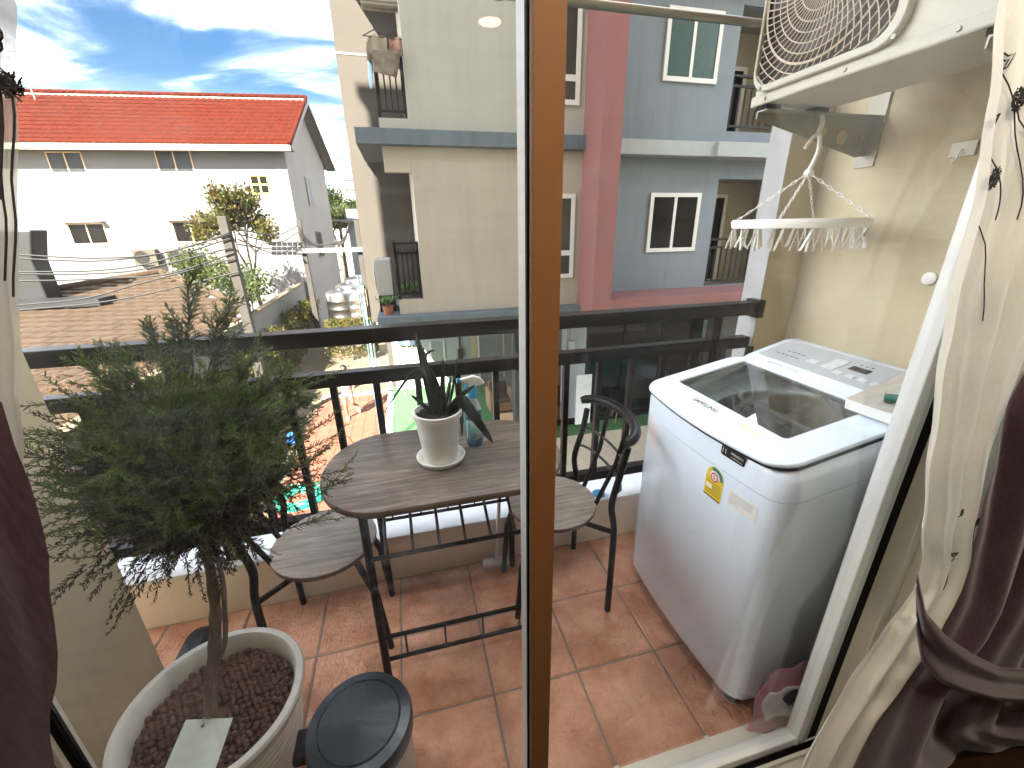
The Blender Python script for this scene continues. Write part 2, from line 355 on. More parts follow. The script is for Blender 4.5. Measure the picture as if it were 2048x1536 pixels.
for k_, (lx, ly, nm) in enumerate(((-1.0, 0.0, 'unseen fill lamp added over the left curtain'), (1.0, 0.0, 'unseen fill lamp added over the right curtain'), (0.25, 0.05, 'unseen fill lamp added just inside the centre stile'))):  # unseen lamps added only to brighten the interior
    d2 = thing('ceiling_downlight', nm, 'lamp', (lx, ly, 2.5), 'added fill lamps')
    MB().lathe([(0.055, 0), (0.085, 0), (0.085, -0.012), (0.055, -0.012)], (lx, ly, 2.499), 28, capb=False, capt=False).build('trim_ring', 'white_plastic', d2, True)
    MB().lathe([(0.056, 0), (0.056, 0.006)], (lx, ly, 2.486), 28).build('diffuser', fillm, d2)
# balcony floor with each tile its own piece
mat('terracotta', (0.50803, 0.20138, 0.09525), 0.45, col2=(0.84672, 0.46771, 0.30800), vscale=5.5, rand=0.10, spec=0.5)
tmn = MATS['terracotta'].node_tree; pb = tmn.nodes['Principled BSDF']
geo = tmn.nodes.new('ShaderNodeNewGeometry'); hts = []
for sc, st, w in ((9, (1, 1.7, 1), 0.6), (34, (1.6, 1, 1), 0.3), (120, (1, 1, 1), 0.1)):
    mpn = tmn.nodes.new('ShaderNodeMapping'); mpn.inputs['Scale'].default_value = st; tmn.links.new(geo.outputs['Position'], mpn.inputs[0])
    n = tmn.nodes.new('ShaderNodeTexNoise'); n.inputs['Scale'].default_value = sc; n.inputs['Detail'].default_value = 5; n.inputs['Distortion'].default_value = 1.2; tmn.links.new(mpn.outputs[0], n.inputs[0])
    ml = tmn.nodes.new('ShaderNodeMath'); ml.operation = 'MULTIPLY'; ml.inputs[1].default_value = w; tmn.links.new(n.outputs[0], ml.inputs[0]); hts.append(ml.outputs[0])
ad = tmn.nodes.new('ShaderNodeMath'); tmn.links.new(hts[0], ad.inputs[0]); tmn.links.new(hts[1], ad.inputs[1])
ad2 = tmn.nodes.new('ShaderNodeMath'); tmn.links.new(ad.outputs[0], ad2.inputs[0]); tmn.links.new(hts[2], ad2.inputs[1])
bp = tmn.nodes.new('ShaderNodeBump'); bp.inputs['Strength'].default_value = 1.0; bp.inputs['Distance'].default_value = 0.035
tmn.links.new(ad2.outputs[0], bp.inputs['Height']); tmn.links.new(bp.outputs[0], pb.inputs['Normal'])
bf = tag(MB().box(-1.6, 1.79, 0.66, 1.56, -0.12, -0.004).build('balcony_floor', 'grout'), kind='structure')
tb = MB()
tx, ty, tz, e = 0.1505, 0.1492, 0.0, 0.004
tb.add([(-tx, -ty, -0.01), (tx, -ty, -0.01), (tx, ty, -0.01), (-tx, ty, -0.01), (-tx, -ty, -e), (tx, -ty, -e), (tx, ty, -e), (-tx, ty, -e), (-tx + e, -ty + e, 0), (tx - e, -ty + e, 0), (tx - e, ty - e, 0), (-tx + e, ty - e, 0)],
       [(0, 1, 5, 4), (1, 2, 6, 5), (2, 3, 7, 6), (3, 0, 4, 7), (4, 5, 9, 8), (5, 6, 10, 9), (6, 7, 11, 10), (7, 4, 8, 11), (8, 9, 10, 11)])
ft = shared(tb, 'floor_tile', 'terracotta')
for i in range(10):
    for j in range(3):
        piece('floor_tile', ft, (-1.231 + i * 0.308, 0.7975 + j * 0.305, 0.0005 * rnd.random()), bf)

kerb = thing('parapet_kerb', 'low cream kerb with white cap under the black railing', 'kerb', (0, 1.68, 0))
MB().box(-1.6, 1.598, 1.56, 1.80, -0.3, 0.222).build('kerb_body', 'wall_cream', kerb)
MB().box(-1.6, 1.598, 1.557, 1.803, 0.222, 0.234).build('cap', 'paint_white', kerb, bevel=0.003)
MB().lathe([(0.032, 0), (0.032, 0.006), (0.026, 0.008), (0.026, 0.004)], onZ(1197, 988, 0.236), 24).build('drain_cover', mat('drain_blue', (0.0350, 0.2100, 0.3850), 0.4), kerb, True)

# railing
rail = thing('balcony_railing', 'black metal balcony railing with square balusters on the kerb', 'railing', (0, 1.61, 0.23))
MB().box(-1.55, 1.575, 1.575, 1.645, 1.105, 1.162).build('top_rail', 'rail_metal', rail, bevel=0.003)
MB().box(-1.55, 1.375, 1.585, 1.635, 0.945, 0.998).box(1.375, 1.565, 1.585, 1.635, 0.945, 0.998).build('middle_rail', 'rail_metal', rail, bevel=0.002)
MB().box(-1.55, 1.59, 1.588, 1.632, 0.335, 0.378).build('bottom_rail', 'rail_metal', rail, bevel=0.002)
for x in (-1.27, -0.80, 0.50, 1.375):
    MB().box(x - 0.022, x + 0.022, 1.5895, 1.6305, 0.234, 1.105).build('post', 'rail_metal', rail, bevel=0.002)
bal = shared(MB().box(-0.0125, 0.0125, -0.0125, 0.0125, 0.378, 0.945), 'baluster', 'rail_metal')
for i in range(-7, 11):
    x = 0.012 + i * 0.1585
    if min(abs(x - q) for q in (-1.27, -0.80, 0.50, 1.375)) > 0.035: piece('baluster', bal, (x, 1.61, 0), rail)
MB().box(1.565, 1.60, 1.57, 1.65, 1.09, 1.17).build('end_plate', 'rail_metal', rail)

lw = thing('side_wall', 'beige side wall of the balcony behind the big white pot', 'wall', (-1.03, 0.97, 0))
MB().box(-1.11, -0.95, 0.66, 1.285, -0.1, 2.7).build('wall_panel', 'wall_beige', lw, bevel=0.006)
rw = thing('side_wall', 'beige side wall behind the washing machine and air conditioner', 'wall', (1.87, 1.2, 0))
MB().box(1.79, 1.95, 0.66, 1.75, -0.1, 2.7).build('wall_panel', 'wall_beige', rw)
colm = thing('wall_column', 'narrow column with white outer face at the right railing end', 'column', (1.69, 1.65, 0))
MB().box(1.60, 1.788, 1.60, 1.715, -0.1, 2.7).build('column_body', 'wall_beige', colm)
MB().box(1.596, 1.60, 1.601, 1.714, -0.1, 2.7).build('outer_face', mat('paint_greywhite', (0.3085, 0.3132, 0.3179), 0.7, 0.06, 5, bump=0.06, streak=0.25), colm)

# ------------------------------------------------------------------ sliding door
door = thing('sliding_door', 'two panel sliding glass door with white frame and centre stile painted brown for warm light', 'door', (0.2, 0.58, 0))
fr = MB().box(-0.72, -0.655, 0.50, 0.66, -0.02, 2.32)
fr.box(1.13, 1.30, 0.50, 0.66, -0.02, 2.32).box(-0.655, 1.13, 0.50, 0.66, 2.26, 2.32)
fr.build('door_frame', 'alu_cream', door, bevel=0.004)
MB().box(-0.655, 1.13, 0.50, 0.66, -0.04, 0.0).box(-0.655, 1.13, 0.535, 0.545, 0.0, 0.018).build('sill_track', 'alu_cream', door, bevel=0.002)
# right leaf
RL = MB().box(1.006, 1.034, 0.56, 0.598, 0.012, 2.25).box(0.207, 1.006, 0.562, 0.598, 0.012, 0.045)
RL.build('leaf_frame', 'alu_white', door, bevel=0.003)
MB().box(1.034, 1.058, 0.565, 0.594, 0.012, 2.25).build('leaf_edge', mat('alu_grey', (0.56, 0.60, 0.58), 0.4, 0.04, 9), door, bevel=0.002)
MB().box(1.058, 1.098, 0.57, 0.60, 0.003, 2.25).box(0.207, 1.098, 0.548, 0.5615, 0.0025, 0.012).build('gasket', 'rubber', door)
MB().box(1.098, 1.13, 0.53, 0.60, 0.002, 2.25).build('jamb_strip', 'alu_cream', door, bevel=0.003)
MB().cyl((1.018, 0.5575, 0.032), (1.018, 0.561, 0.032), 0.006, 12).build('screw', 'galv', door)
glassmat('glass_right', 0.05, seed=3.0); glassmat('glass_left', 0.06, seed=0.0)
MB().box(0.205, 1.006, 0.577, 0.580, 0.045, 2.25).build('pane', 'glass_right', door)
# left leaf
MB().box(-0.655, -0.583, 0.552, 0.59, 0.0185, 2.25).box(-0.583, 0.1655, 0.553, 0.59, 0.0185, 0.05).build('leaf_frame', 'alu_cream', door, bevel=0.003)
MB().box(-0.583, -0.571, 0.559, 0.57, 0.05, 2.25).box(0.1625, 0.1655, 0.5575, 0.5665, 0.05, 2.25).build('gasket', 'rubber', door)
MB().box(-0.571, 0.1625, 0.562, 0.565, 0.05, 2.25).build('pane', 'glass_left', door)
# centre stile, white body, inner face painted brown for dim warm room light
MB().box(0.166, 0.207, 0.5565, 0.618, 0.0185, 2.25).build('centre_stile', 'alu_white', door, bevel=0.002)
MB().box(0.1655, 0.2085, 0.548, 0.556, 0.0185, 2.25).build('stile_face', 'warm_brown', door, bevel=0.003)
# ================================================================== OPPOSITE APARTMENT BUILDING
mat('f_beige', (0.34923, 0.32054, 0.26770), 0.85, 0.04, 1.2, bump=0.1, bscale=70, streak=0.22)
mat('f_greybeige', (0.34093, 0.34009, 0.31296), 0.85, 0.04, 1.0, bump=0.1, bscale=70, streak=0.18)
mat('f_pink', (0.2480, 0.1097, 0.1075), 0.85, 0.07, 1.5, bump=0.1, bscale=70, streak=0.22)
mat('f_grey', (0.16950, 0.20478, 0.23883), 0.85, 0.05, 1.2, bump=0.1, bscale=70, streak=0.35)
mat('f_ledge', (0.1054, 0.1360, 0.1598), 0.8, 0.10, 2.0, bump=0.1, bscale=60, streak=0.55)
mat('f_lightledge', (0.3315, 0.3646, 0.3757), 0.8, 0.05, 2.0, bump=0.1, bscale=60, streak=0.15)
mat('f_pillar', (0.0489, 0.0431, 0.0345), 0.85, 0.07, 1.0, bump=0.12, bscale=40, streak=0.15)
mat('f_under', (0.2520, 0.2520, 0.2280), 0.9)
mat('dark_room', (0.00225, 0.00240, 0.00255), 0.9)
mat('win_white', (0.6120, 0.6197, 0.6120), 0.45)
mat('pane_dark', (0.00120, 0.00160, 0.00160), 0.06, spec=0.15)
mat('pane_green', (0.0045, 0.0338, 0.0324), 0.3, col2=(0.0225, 0.0765, 0.0720), vscale=26, detail=2)
mat('pane_frost', (0.01320, 0.01560, 0.01440), 0.3, col2=(0.03840, 0.04080, 0.03600), vscale=40, detail=3)
ob = thing('apartment_building', 'apartment building opposite in beige, pink and grey with balconies', 'building', (3, 8, GZ))
FY = 7.65
def part(n, m, *boxes, bevel=0.0):
    mb = MB()
    for q in boxes: mb.box(*q)
    return mb.build(n, m, ob, bevel=bevel)
part('beige_wall', 'f_beige', (0.30, 3.25, FY, 7.86, 0.08, 2.73))
part('upper_wall', 'f_greybeige', (0.32, 3.25, FY, 7.86, 2.955, 6.3))
part('inner_return', 'f_beige', (0.305, 0.45, 7.86, 9.5, 0.08, 2.72), (0.325, 0.47, 7.86, 9.5, 2.96, 6.3))
part('parapet', 'f_beige', (-0.13, 0.298, FY + 0.004, 7.80, 0.08, 0.33))
part('parapet', 'f_greybeige', (-0.13, 0.318, FY + 0.004, 7.80, 2.956, 3.11))
part('lintel', 'f_beige', (-0.13, 0.298, FY + 0.004, 7.80, 2.36, 2.728))
part('ledge', 'f_ledge', (-0.50, 3.248, 7.52, 9.49, 2.73, 2.953), bevel=0.01)
part('ledge', 'f_ledge', (-0.52, 3.248, 7.46, 9.49, -0.175, 0.077), bevel=0.01)
part('ledge', 'f_ledge', (-0.50, 3.248, 7.52, 9.49, 5.60, 5.83), bevel=0.01)
part('soffit', 'f_under', (-0.1, 3.2, 7.9, 9.45, 2.70, 2.728))
part('soffit', 'f_under', (-0.1, 9, 7.9, 9.5, -0.21, -0.178))
part('soffit', 'f_under', (-0.7, 9, 9.5, 13.6, -0.46, -0.42))
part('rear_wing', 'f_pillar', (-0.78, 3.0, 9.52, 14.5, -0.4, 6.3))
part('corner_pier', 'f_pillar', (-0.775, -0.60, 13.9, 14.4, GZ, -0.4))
part('panel_joint', 'f_under', (-0.783, 0.1, 9.512, 9.519, 4.46, 4.49))
part('pink_column', 'f_pink', (3.25, 3.62, 6.95, 7.90, -0.05, 6.3), bevel=0.008)
part('pink_ledge', 'f_pink', (3.62, 9, 6.97, 7.9, -0.05, 0.235), bevel=0.008)
part('light_ledge', 'f_lightledge', (3.62, 5.85, 7.55, 7.9, 2.69, 2.93), bevel=0.006)
part('light_ledge', 'f_lightledge', (5.85, 9, 7.47, 7.9, 2.68, 2.925), bevel=0.006)
part('light_ledge', 'f_lightledge', (3.62, 9, 7.55, 7.9, 5.5, 5.74), bevel=0.006)
part('grey_wall', 'f_grey', (3.62, 6.31, 7.9, 8.1, 0.235, 6.3), (6.31, 8.2, 7.9, 8.1, 2.35, 3.18), (6.31, 8.2, 7.9, 8.1, 5.12, 6.0), (8.2, 9.2, 7.9, 8.1, 0.235, 6.3))
part('grey_sill', 'f_grey', (6.31, 8.2, 7.9, 8.1, 0.05, 0.24))
part('recess_wall', 'f_beige', (6.1, 8.4, 9.1, 9.25, -0.2, 6), (6.12, 6.22, 8.1, 9.1, -0.2, 6), (8.3, 8.4, 8.1, 9.1, -0.2, 6))
for z_ in ((2.4, 2.6), (5.2, 5.4), (0.0, 0.15)): part('recess_floor', 'f_under', (6.22, 8.3, 8.1, 9.1, *z_))
part('core', 'f_under', (0.5, 9.2, 9.52, 14.4, -0.3, 6.2))
part('roof_slab', 'f_ledge', (-1.0, 9.4, 6.9, 14.6, 6.3, 6.55))
def window(x0, x1, z0, z1, Y, pane='pane_dark', fw=0.075, vm=(0.5,), hm=(), fm='win_white', parent=ob, proud=0.04, slim=0.4):
    m = MB(); y0, y1 = Y - proud, Y + 0.03
    m.box(x0, x1, y0, y1, z1 - fw, z1).box(x0, x1, y0, y1, z0, z0 + fw).box(x0, x0 + fw, y0, y1, z0 + fw, z1 - fw).box(x1 - fw, x1, y0, y1, z0 + fw, z1 - fw)
    xs = [x0 + fw]; 
    for k in vm: xm = x0 + (x1 - x0) * k; m.box(xm - fw * slim, xm + fw * slim, y0 + 0.008, y1, z0 + fw, z1 - fw); xs += [xm - fw * slim, xm + fw * slim]
    xs.append(x1 - fw)
    zs = [z0 + fw]
    for k in hm: zm = z0 + (z1 - z0) * k; m.box(x0 + fw, x1 - fw, y0 + 0.004, y1, zm - fw * 0.6, zm + fw * 0.6); zs += [zm - fw * 0.6, zm + fw * 0.6]
    zs.append(z1 - fw)
    o = m.build('window', fm, parent)
    for i in range(0, len(xs), 2):
        for j in range(0, len(zs), 2):
            g = MB().box(xs[i], xs[i + 1], Y - proud + 0.018, Y - proud + 0.024, zs[j], zs[j + 1]).build('pane', pane)
            g.parent = o
    return o
window(4.81, 5.92, 3.91, 4.98, 7.9, 'pane_green')
window(4.80, 5.93, 0.99, 2.09, 7.9, 'pane_dark')
window(2.25, 3.14, 3.40, 4.80, FY, 'pane_frost', hm=(0.27,))
window(2.25, 3.13, 0.59, 2.05, FY, 'pane_frost', hm=(0.31,))
for z0 in (0.15, 2.62):
    window(6.62, 7.55, z0, z0 + 2.0, 9.1, 'pane_dark', vm=(0.55,))
# balcony railings of the opposite building
def railing(x0, x1, Y, z0, z1, n, handle=0.0):
    m = MB().box(x0, x1, Y - 0.02, Y + 0.02, z0 + 0.08, z0 + 0.12).box(x0, x1, Y - 0.02, Y + 0.02, z1 - 0.20, z1 - 0.16)
    m.box(x0, x1, Y - 0.03, Y + 0.03, z1 - 0.04, z1)
    for i in range(n):
        x = x0 + (x1 - x0) * (i + 0.5) / n; m.box(x - 0.011, x + 0.011, Y - 0.011, Y + 0.011, z0 + 0.12, z1 - 0.20)
    m.box(x0, x0 + 0.04, Y - 0.02, Y + 0.02, z0, z1 - 0.04).box(x1 - 0.04, x1, Y - 0.02, Y + 0.02, z0, z1 - 0.04)
    return m.build('railing', 'black_metal', ob)
railing(6.33, 8.18, 7.98, 0.24, 1.22, 13); railing(6.33, 8.18, 7.98, 3.18, 4.12, 13)
railing(-0.12, 0.29, 7.72, 0.33, 1.30, 5); railing(-0.12, 0.31, 7.72, 3.11, 4.06, 5)
for z0, z1 in ((0.33, 1.30), (3.11, 4.06)):
    railing_side = MB()
    railing_side.box(-0.14, -0.10, 7.76, 9.4, z1 - 0.04, z1).box(-0.135, -0.105, 7.76, 9.4, z0 + 0.08, z0 + 0.12)
    for i in range(10): railing_side.box(-0.131, -0.109, 7.9 + i * 0.15, 7.922 + i * 0.15, z0 + 0.12, z1 - 0.04)
    railing_side.build('railing', 'black_metal', ob)
# ground floor
GYW = 13.6
part('ground_wall', mat('g_wall', (0.364, 0.385, 0.399), 0.85, 0.04, 2, bump=0.08), (-0.6, 2.9, GYW, 13.8, GZ, -0.21))
part('ground_wall', 'g_wall', (3.9, 4.45, 9.75, 10.1, GZ, -0.21))
part('ground_wall', 'f_under', (2.9, 9.2, 12.6, 12.8, GZ, -0.21), (9.0, 9.2, 8.0, 12.6, GZ, -0.21))
part('round_column', mat('g_col', (0.03120, 0.03600, 0.03720), 0.7, 0.08, 3), (2.28, 2.60, 8.85, 9.15, GZ, -0.21), bevel=0.05)
part('step', 'rubber', (2.9, 9, 9.55, 9.75, GZ, GZ + 0.12))
def gp(px, py, Y=GYW): p = onY(px, py, Y); return p.x, p.z
x0, _ = gp(863, 700); x1, _ = gp(886, 700)
part('door_panel', mat('door_grey', (0.2520, 0.2580, 0.2580), 0.7), (x0, x1, GYW - 0.03, GYW, GZ, onY(870, 684, GYW).z))
part('door_trim', 'win_white', (x0 - 0.06, x0 - 0.003, GYW - 0.05, GYW, GZ, onY(870, 682, GYW).z), (x1 + 0.003, x1 + 0.06, GYW - 0.05, GYW, GZ, onY(870, 682, GYW).z))
x0, _ = gp(942, 690); x1, _ = gp(953, 690)
part('doorway', mat('door_beige', (0.50, 0.43, 0.28), 0.7), (x0, x1, GYW - 0.02, GYW, GZ, onY(945, 672, GYW).z))
x2, _ = gp(955, 690); x3, _ = gp(1016, 690)
part('door_trim', 'win_white', (x2, x2 + 0.05, GYW - 0.07, GYW, GZ, onY(985, 664, GYW).z))
part('door_trim', 'win_white', (x3, x3 + 0.05, GYW - 0.07, GYW, GZ, onY(985, 664, GYW).z))
part('grey_panel', mat('panel_grey', (0.1980, 0.2160, 0.2220), 0.8, 0.06, 3), (x2 + 0.052, x3 - 0.003, GYW - 0.035, GYW, GZ, onY(985, 664, GYW).z))
x4, z4 = gp(1018, 668); x5, z5 = gp(1045, 680)
part('vent_block', 'win_white', (x4 + 0.06, x5 + 0.5, GYW - 0.05, GYW, z5, z4))
for k in range(3): part('vent_hole', 'warm_brown', (x4 + 0.12 + k * 0.16, x4 + 0.21 + k * 0.16, GYW - 0.054, GYW - 0.05, z5 + 0.05, z4 - 0.05))
x6, z6 = gp(917, 655); 
pp = MB().cyl((x6, GYW - 0.07, -0.22), (x6, GYW - 0.07, onY(917, 697, GYW).z), 0.03, 10).box(x6 - 0.08, x6 + 0.08, GYW - 0.14, GYW - 0.02, onY(917, 718, GYW).z, onY(917, 697, GYW).z); pp.build('drain_pipe', 'g_col', ob, True)
# shop glass front, shutters and pipes under the pink ledge
part('glass_front', mat('pane_teal', (0.00075, 0.00165, 0.00180), 0.05, spec=0.35), (4.45, 8.0, 9.8, 9.82, GZ + 0.12, -0.9))
part('glass_post', 'black_metal', (4.45, 4.52, 9.76, 9.8, GZ, -0.21), (5.55, 5.61, 9.76, 9.8, GZ, -0.9), (6.7, 6.76, 9.76, 9.8, GZ, -0.9), (4.52, 8, 9.76, 9.8, -0.95, -0.88), (4.52, 8, 9.76, 9.8, GZ, GZ + 0.15))
x7, z7 = gp(1190, 680, 9.75)
MB().cyl((4.02, 9.70, -0.22), (4.02, 9.70, -1.25), 0.02, 10).box(3.96, 4.10, 9.64, 9.74, -1.55, -1.25).build('drain_pipe', mat('pipe_grey', (0.40, 0.40, 0.38), 0.5), ob, True)
for px0, px1 in ((1388, 1408), (1434, 1460)):
    a = onY(px0, 645, 10.4); b_ = onY(px1, 675, 10.4)
    window(a.x, b_.x, b_.z - 0.05, a.z + 0.05, 10.4, mat('pane_pale', (0.35, 0.50, 0.55), 0.2), fw=0.04, hm=(0.5,))
part('side_block', mat('side_lilac', (0.1200, 0.1120, 0.1080), 0.8), (6.9, 9, 10.4, 10.6, GZ, -0.21))

# ------------------------------------------------------------------ things standing on and hanging from that building
def condenser(label, c, w, d, h, axis, cm=None):
    """outdoor unit: w along its front, fan on the front; axis 'X-' front faces -X, 'Y-' faces -Y"""
    t = thing('air_conditioner', label, 'air conditioner', (c[0], c[1], c[2] - h / 2))
    if axis == 'Y-': bx = (c[0] - w / 2, c[0] + w / 2, c[1] - d / 2, c[1] + d / 2)
    else: bx = (c[0] - d / 2, c[0] + d / 2, c[1] - w / 2, c[1] + w / 2)
    MB().box(*bx, c[2] - h / 2, c[2] + h / 2).build('case', cm or mat('cond_white', (0.3080, 0.3168, 0.3080), 0.5), t, bevel=0.012)
    n = Vector((0, -1, 0)) if axis == 'Y-' else Vector((-1, 0, 0)); u = Vector((1, 0, 0)) if axis == 'Y-' else Vector((0, 1, 0))
    fc = Vector(c) + n * (d / 2 + 0.002) - u * (w * 0.12); r = min(h * 0.42, w * 0.36)
    MB().lathe([(r, 0), (r, 0.004)], fc, 28, axis=n).build('fan_opening', 'dark_room', t)
    g = MB()
    for k in range(6): g.tube([fc + n * 0.014 + (u * math.cos(a * 0.2618) + Vector((0, 0, 1)) * math.sin(a * 0.2618)) * (r * (k + 1) / 6) for a in range(24)], 0.004, 4, closed=True)
    for k in range(12):
        dd = u * math.cos(k * 0.5236) + Vector((0, 0, 1)) * math.sin(k * 0.5236); g.tube([fc + n * 0.016, fc + n * 0.016 + dd * r], 0.004, 4)
    g.build('fan_grille', cm or 'cond_white', t)
    return t
condenser('small grey white condenser by the lower left balcony opposite', (-0.35, 8.35, 0.36 + 0.33), 0.75, 0.28, 0.62, 'X-')
tt = condenser('condenser hung high in the upper left balcony opposite', (0.10, 8.25, 5.0), 0.62, 0.26, 0.55, 'Y-')
# supports so that both units rest on something
MB().box(-0.48, -0.2, 8.0, 8.7, 0.08, 0.378).build('stand', 'black_metal', [o for o in COL.objects if o.name.startswith('air_conditioner')][0])
MB().box(-0.22, 0.325, 8.14, 8.17, 4.69, 4.722).box(-0.22, 0.325, 8.33, 8.36, 4.69, 4.722).build('bracket', 'galv', tt)

def strap_plant(label, base, pot_r, pot_h, n, l, w, pm, green, name='potted_plant', group=None):
    t = thing(name, label, 'plant', base, group); b = Vector(base)
    MB().lathe([(pot_r * 0.75, 0), (pot_r, pot_h), (pot_r * 0.9, pot_h), (pot_r * 0.85, pot_h * 0.9)], b, 20, capt=True).build('pot', pm, t, True)
    f = MB()
    for i in range(n):
        a = rnd.uniform(0, 6.28); out = rnd.uniform(0.35, 0.9); pts = []
        for k in range(6):
            s = k / 5; pts.append(b + Vector((math.cos(a) * out * l * s, math.sin(a) * out * l * s, pot_h * 0.9 + l * (s * 1.1 - s * s * rnd.uniform(0.5, 0.9)))))
        sd = Vector((-math.sin(a), math.cos(a), 0)); vs = []
        for k, p in enumerate(pts): ww = w * (1 - (k / 5) ** 2) + 0.001; vs += [p + sd * ww, p - sd * ww]
        f.add(vs, [(2 * k, 2 * k + 1, 2 * k + 3, 2 * k + 2) for k in range(5)])
    f.build('leaves', green, t)
    return t
leafmat('strap_green', (0.05, 0.13, 0.035), (0.13, 0.24, 0.07), 8, 0.3)
mat('terra_pot', (0.2520, 0.0960, 0.0480), 0.8, 0.1, 6)
mat('rim_grey', (0.10080, 0.09744, 0.09072), 0.7)
strap_plant('strap-leaved plant in terracotta pot at the corner of the lower ledge', (-0.33, 7.72, 0.078), 0.10, 0.16, 46, 0.34, 0.016, 'terra_pot', 'strap_green')
strap_plant('larger strap-leaved plant behind the lower left balcony railing', (0.10, 8.05, 0.078), 0.12, 0.30, 60, 0.46, 0.018, 'rim_grey', 'strap_green')
# washing on the upper balcony
def garment(name, label, cat, outline, Y, m, thick=0.012, hanger=True, folds=3, seedv=0):
    P = [onY(px, py, Y) for px, py in outline]; c = sum(P, Vector()) / len(P)
    t = thing(name, label, cat, c)
    o = MB().prism(P, (0, thick, 0)).build('cloth', m, t)
    bm = bmesh.new(); bm.from_mesh(o.data); bmesh.ops.triangulate(bm, faces=[f for f in bm.faces if len(f.verts) > 4])
    bmesh.ops.subdivide_edges(bm, edges=bm.edges[:], cuts=3, use_grid_fill=True)
    for vtx in bm.verts: vtx.co.y += 0.02 * math.sin(vtx.co.x * 38 + seedv) + 0.012 * math.sin(vtx.co.z * 21 + vtx.co.x * 9)
    bm.to_mesh(o.data); bm.free()
    for p in o.data.polygons: p.use_smooth = True
    if hanger:
        top = max(P, key=lambda q: q.z); g = MB(); x = c.x
        g.tube([(x - 0.16, Y, top.z - 0.03), (x, Y, top.z + 0.05), (x + 0.16, Y, top.z - 0.03), (x - 0.16, Y, top.z - 0.03)], 0.006, 6)
        g.tube([(x, Y, top.z + 0.05), (x, Y, top.z + 0.12), (x + 0.03, Y, top.z + 0.15), (x + 0.05, Y, top.z + 0.12)], 0.005, 6); g.build('hanger', 'black_metal', t)
    return t
mat('cl_olive', (0.2520, 0.2380, 0.1890), 0.9, 0.1, 30); mat('cl_tan', (0.2160, 0.1860, 0.1500), 0.9, col2=(0.0840, 0.0714, 0.0588), vscale=9, detail=3)
mat('cl_blue', (0.28, 0.45, 0.66), 0.9, 0.1, 10); mat('cl_red', (0.3150, 0.1120, 0.0700), 0.9, col2=(0.3500, 0.2940, 0.2520), vscale=12); mat('cl_navy', (0.03, 0.04, 0.07), 0.9)
garment('shirt', 'olive short-sleeved shirt on a hanger in the upper left balcony', 'shirt', [(737, 72), (748, 68), (756, 76), (764, 70), (774, 78), (776, 110), (744, 112), (742, 128), (733, 118), (732, 88)], 7.62, 'cl_olive')
garment('towel', 'brown patterned towel slung over the upper left balcony rail', 'towel', [(745, 100), (802, 100), (798, 132), (794, 154), (745, 142)], 7.58, 'cl_tan', hanger=False, seedv=2)
garment('trousers', 'pale blue trousers hanging down left of the patterned towel', 'trousers', [(735, 122), (745, 120), (746, 176), (740, 176), (736, 150)], 7.66, 'cl_blue', hanger=False, seedv=4)
garment('striped_shirt', 'red and white shirt hanging behind in the upper left balcony', 'shirt', [(777, 76), (802, 74), (806, 112), (778, 114)], 7.66, 'cl_red', seedv=1)
MB_r = MB().cyl((-0.45, 7.66, 4.62), (0.32, 7.66, 4.62), 0.012, 8)
tag(MB_r.build('clothes_rod', 'galv', None, True), 'thin metal clothes rod in the upper left balcony opposite', 'rod')

# ground floor furniture
mat('wicker', (0.2100, 0.1260, 0.0630), 0.8, col2=(0.2940, 0.1890, 0.1050), vscale=30, bump=0.5, bscale=90)
mat('cushion', (0.0650, 0.0375, 0.0225), 0.9, 0.2, 8)
mat('wood_top', (0.40, 0.26, 0.14), 0.6, col2=(0.50, 0.34, 0.20), vscale=10, stretch=(1, 8, 1))
def armchair(label, c, s=1.0):
    t = thing('wicker_armchair', label, 'armchair', c); x, y, z = c
    MB().box(x - .36, x - .26, y - .36, y + .36, z, z + .62).build('arm', 'wicker', t, bevel=0.03)
    MB().box(x + .26, x + .36, y - .36, y + .36, z, z + .62).build('arm', 'wicker', t, bevel=0.03)
    MB().box(x - .26, x + .26, y + .26, y + .36, z, z + .80).build('backrest', 'wicker', t, bevel=0.03)
    MB().box(x - .26, x + .26, y - .36, y + .26, z + .02, z + .30).build('seat', 'wicker', t, bevel=0.02)
    MB().box(x - .25, x + .25, y - .35, y + .20, z + .30, z + .42).build('seat_cushion', 'cushion', t, bevel=0.04)
    MB().box(x - .25, x + .25, y + .16, y + .258, z + .42, z + .76).build('back_cushion', 'cushion', t, bevel=0.03)
    return t
p = onZ(1002, 800, GZ + 0.35); armchair('brown wicker armchair facing the table on the ground floor', (p.x, p.y + 0.2, GZ + 0.03))
p = onZ(1120, 800, GZ + 0.4); armchair('brown wicker armchair partly hidden behind the centre stile', (p.x - 0.1, p.y, GZ + 0.03))
p = onZ(1018, 815, GZ + 0.5)
tb_ = thing('low_table', 'low square wooden table before the wicker armchair', 'table', (p.x, p.y - 0.55, GZ + 0.03))
MB().box(p.x - .35, p.x + .35, p.y - .9, p.y - .2, GZ + 0.40, GZ + 0.45).build('table_top', 'wood_top', tb_, bevel=0.006)
MB().box(p.x - .33, p.x + .33, p.y - .88, p.y - .22, GZ + 0.03, GZ + 0.40).build('apron', 'wicker', tb_)
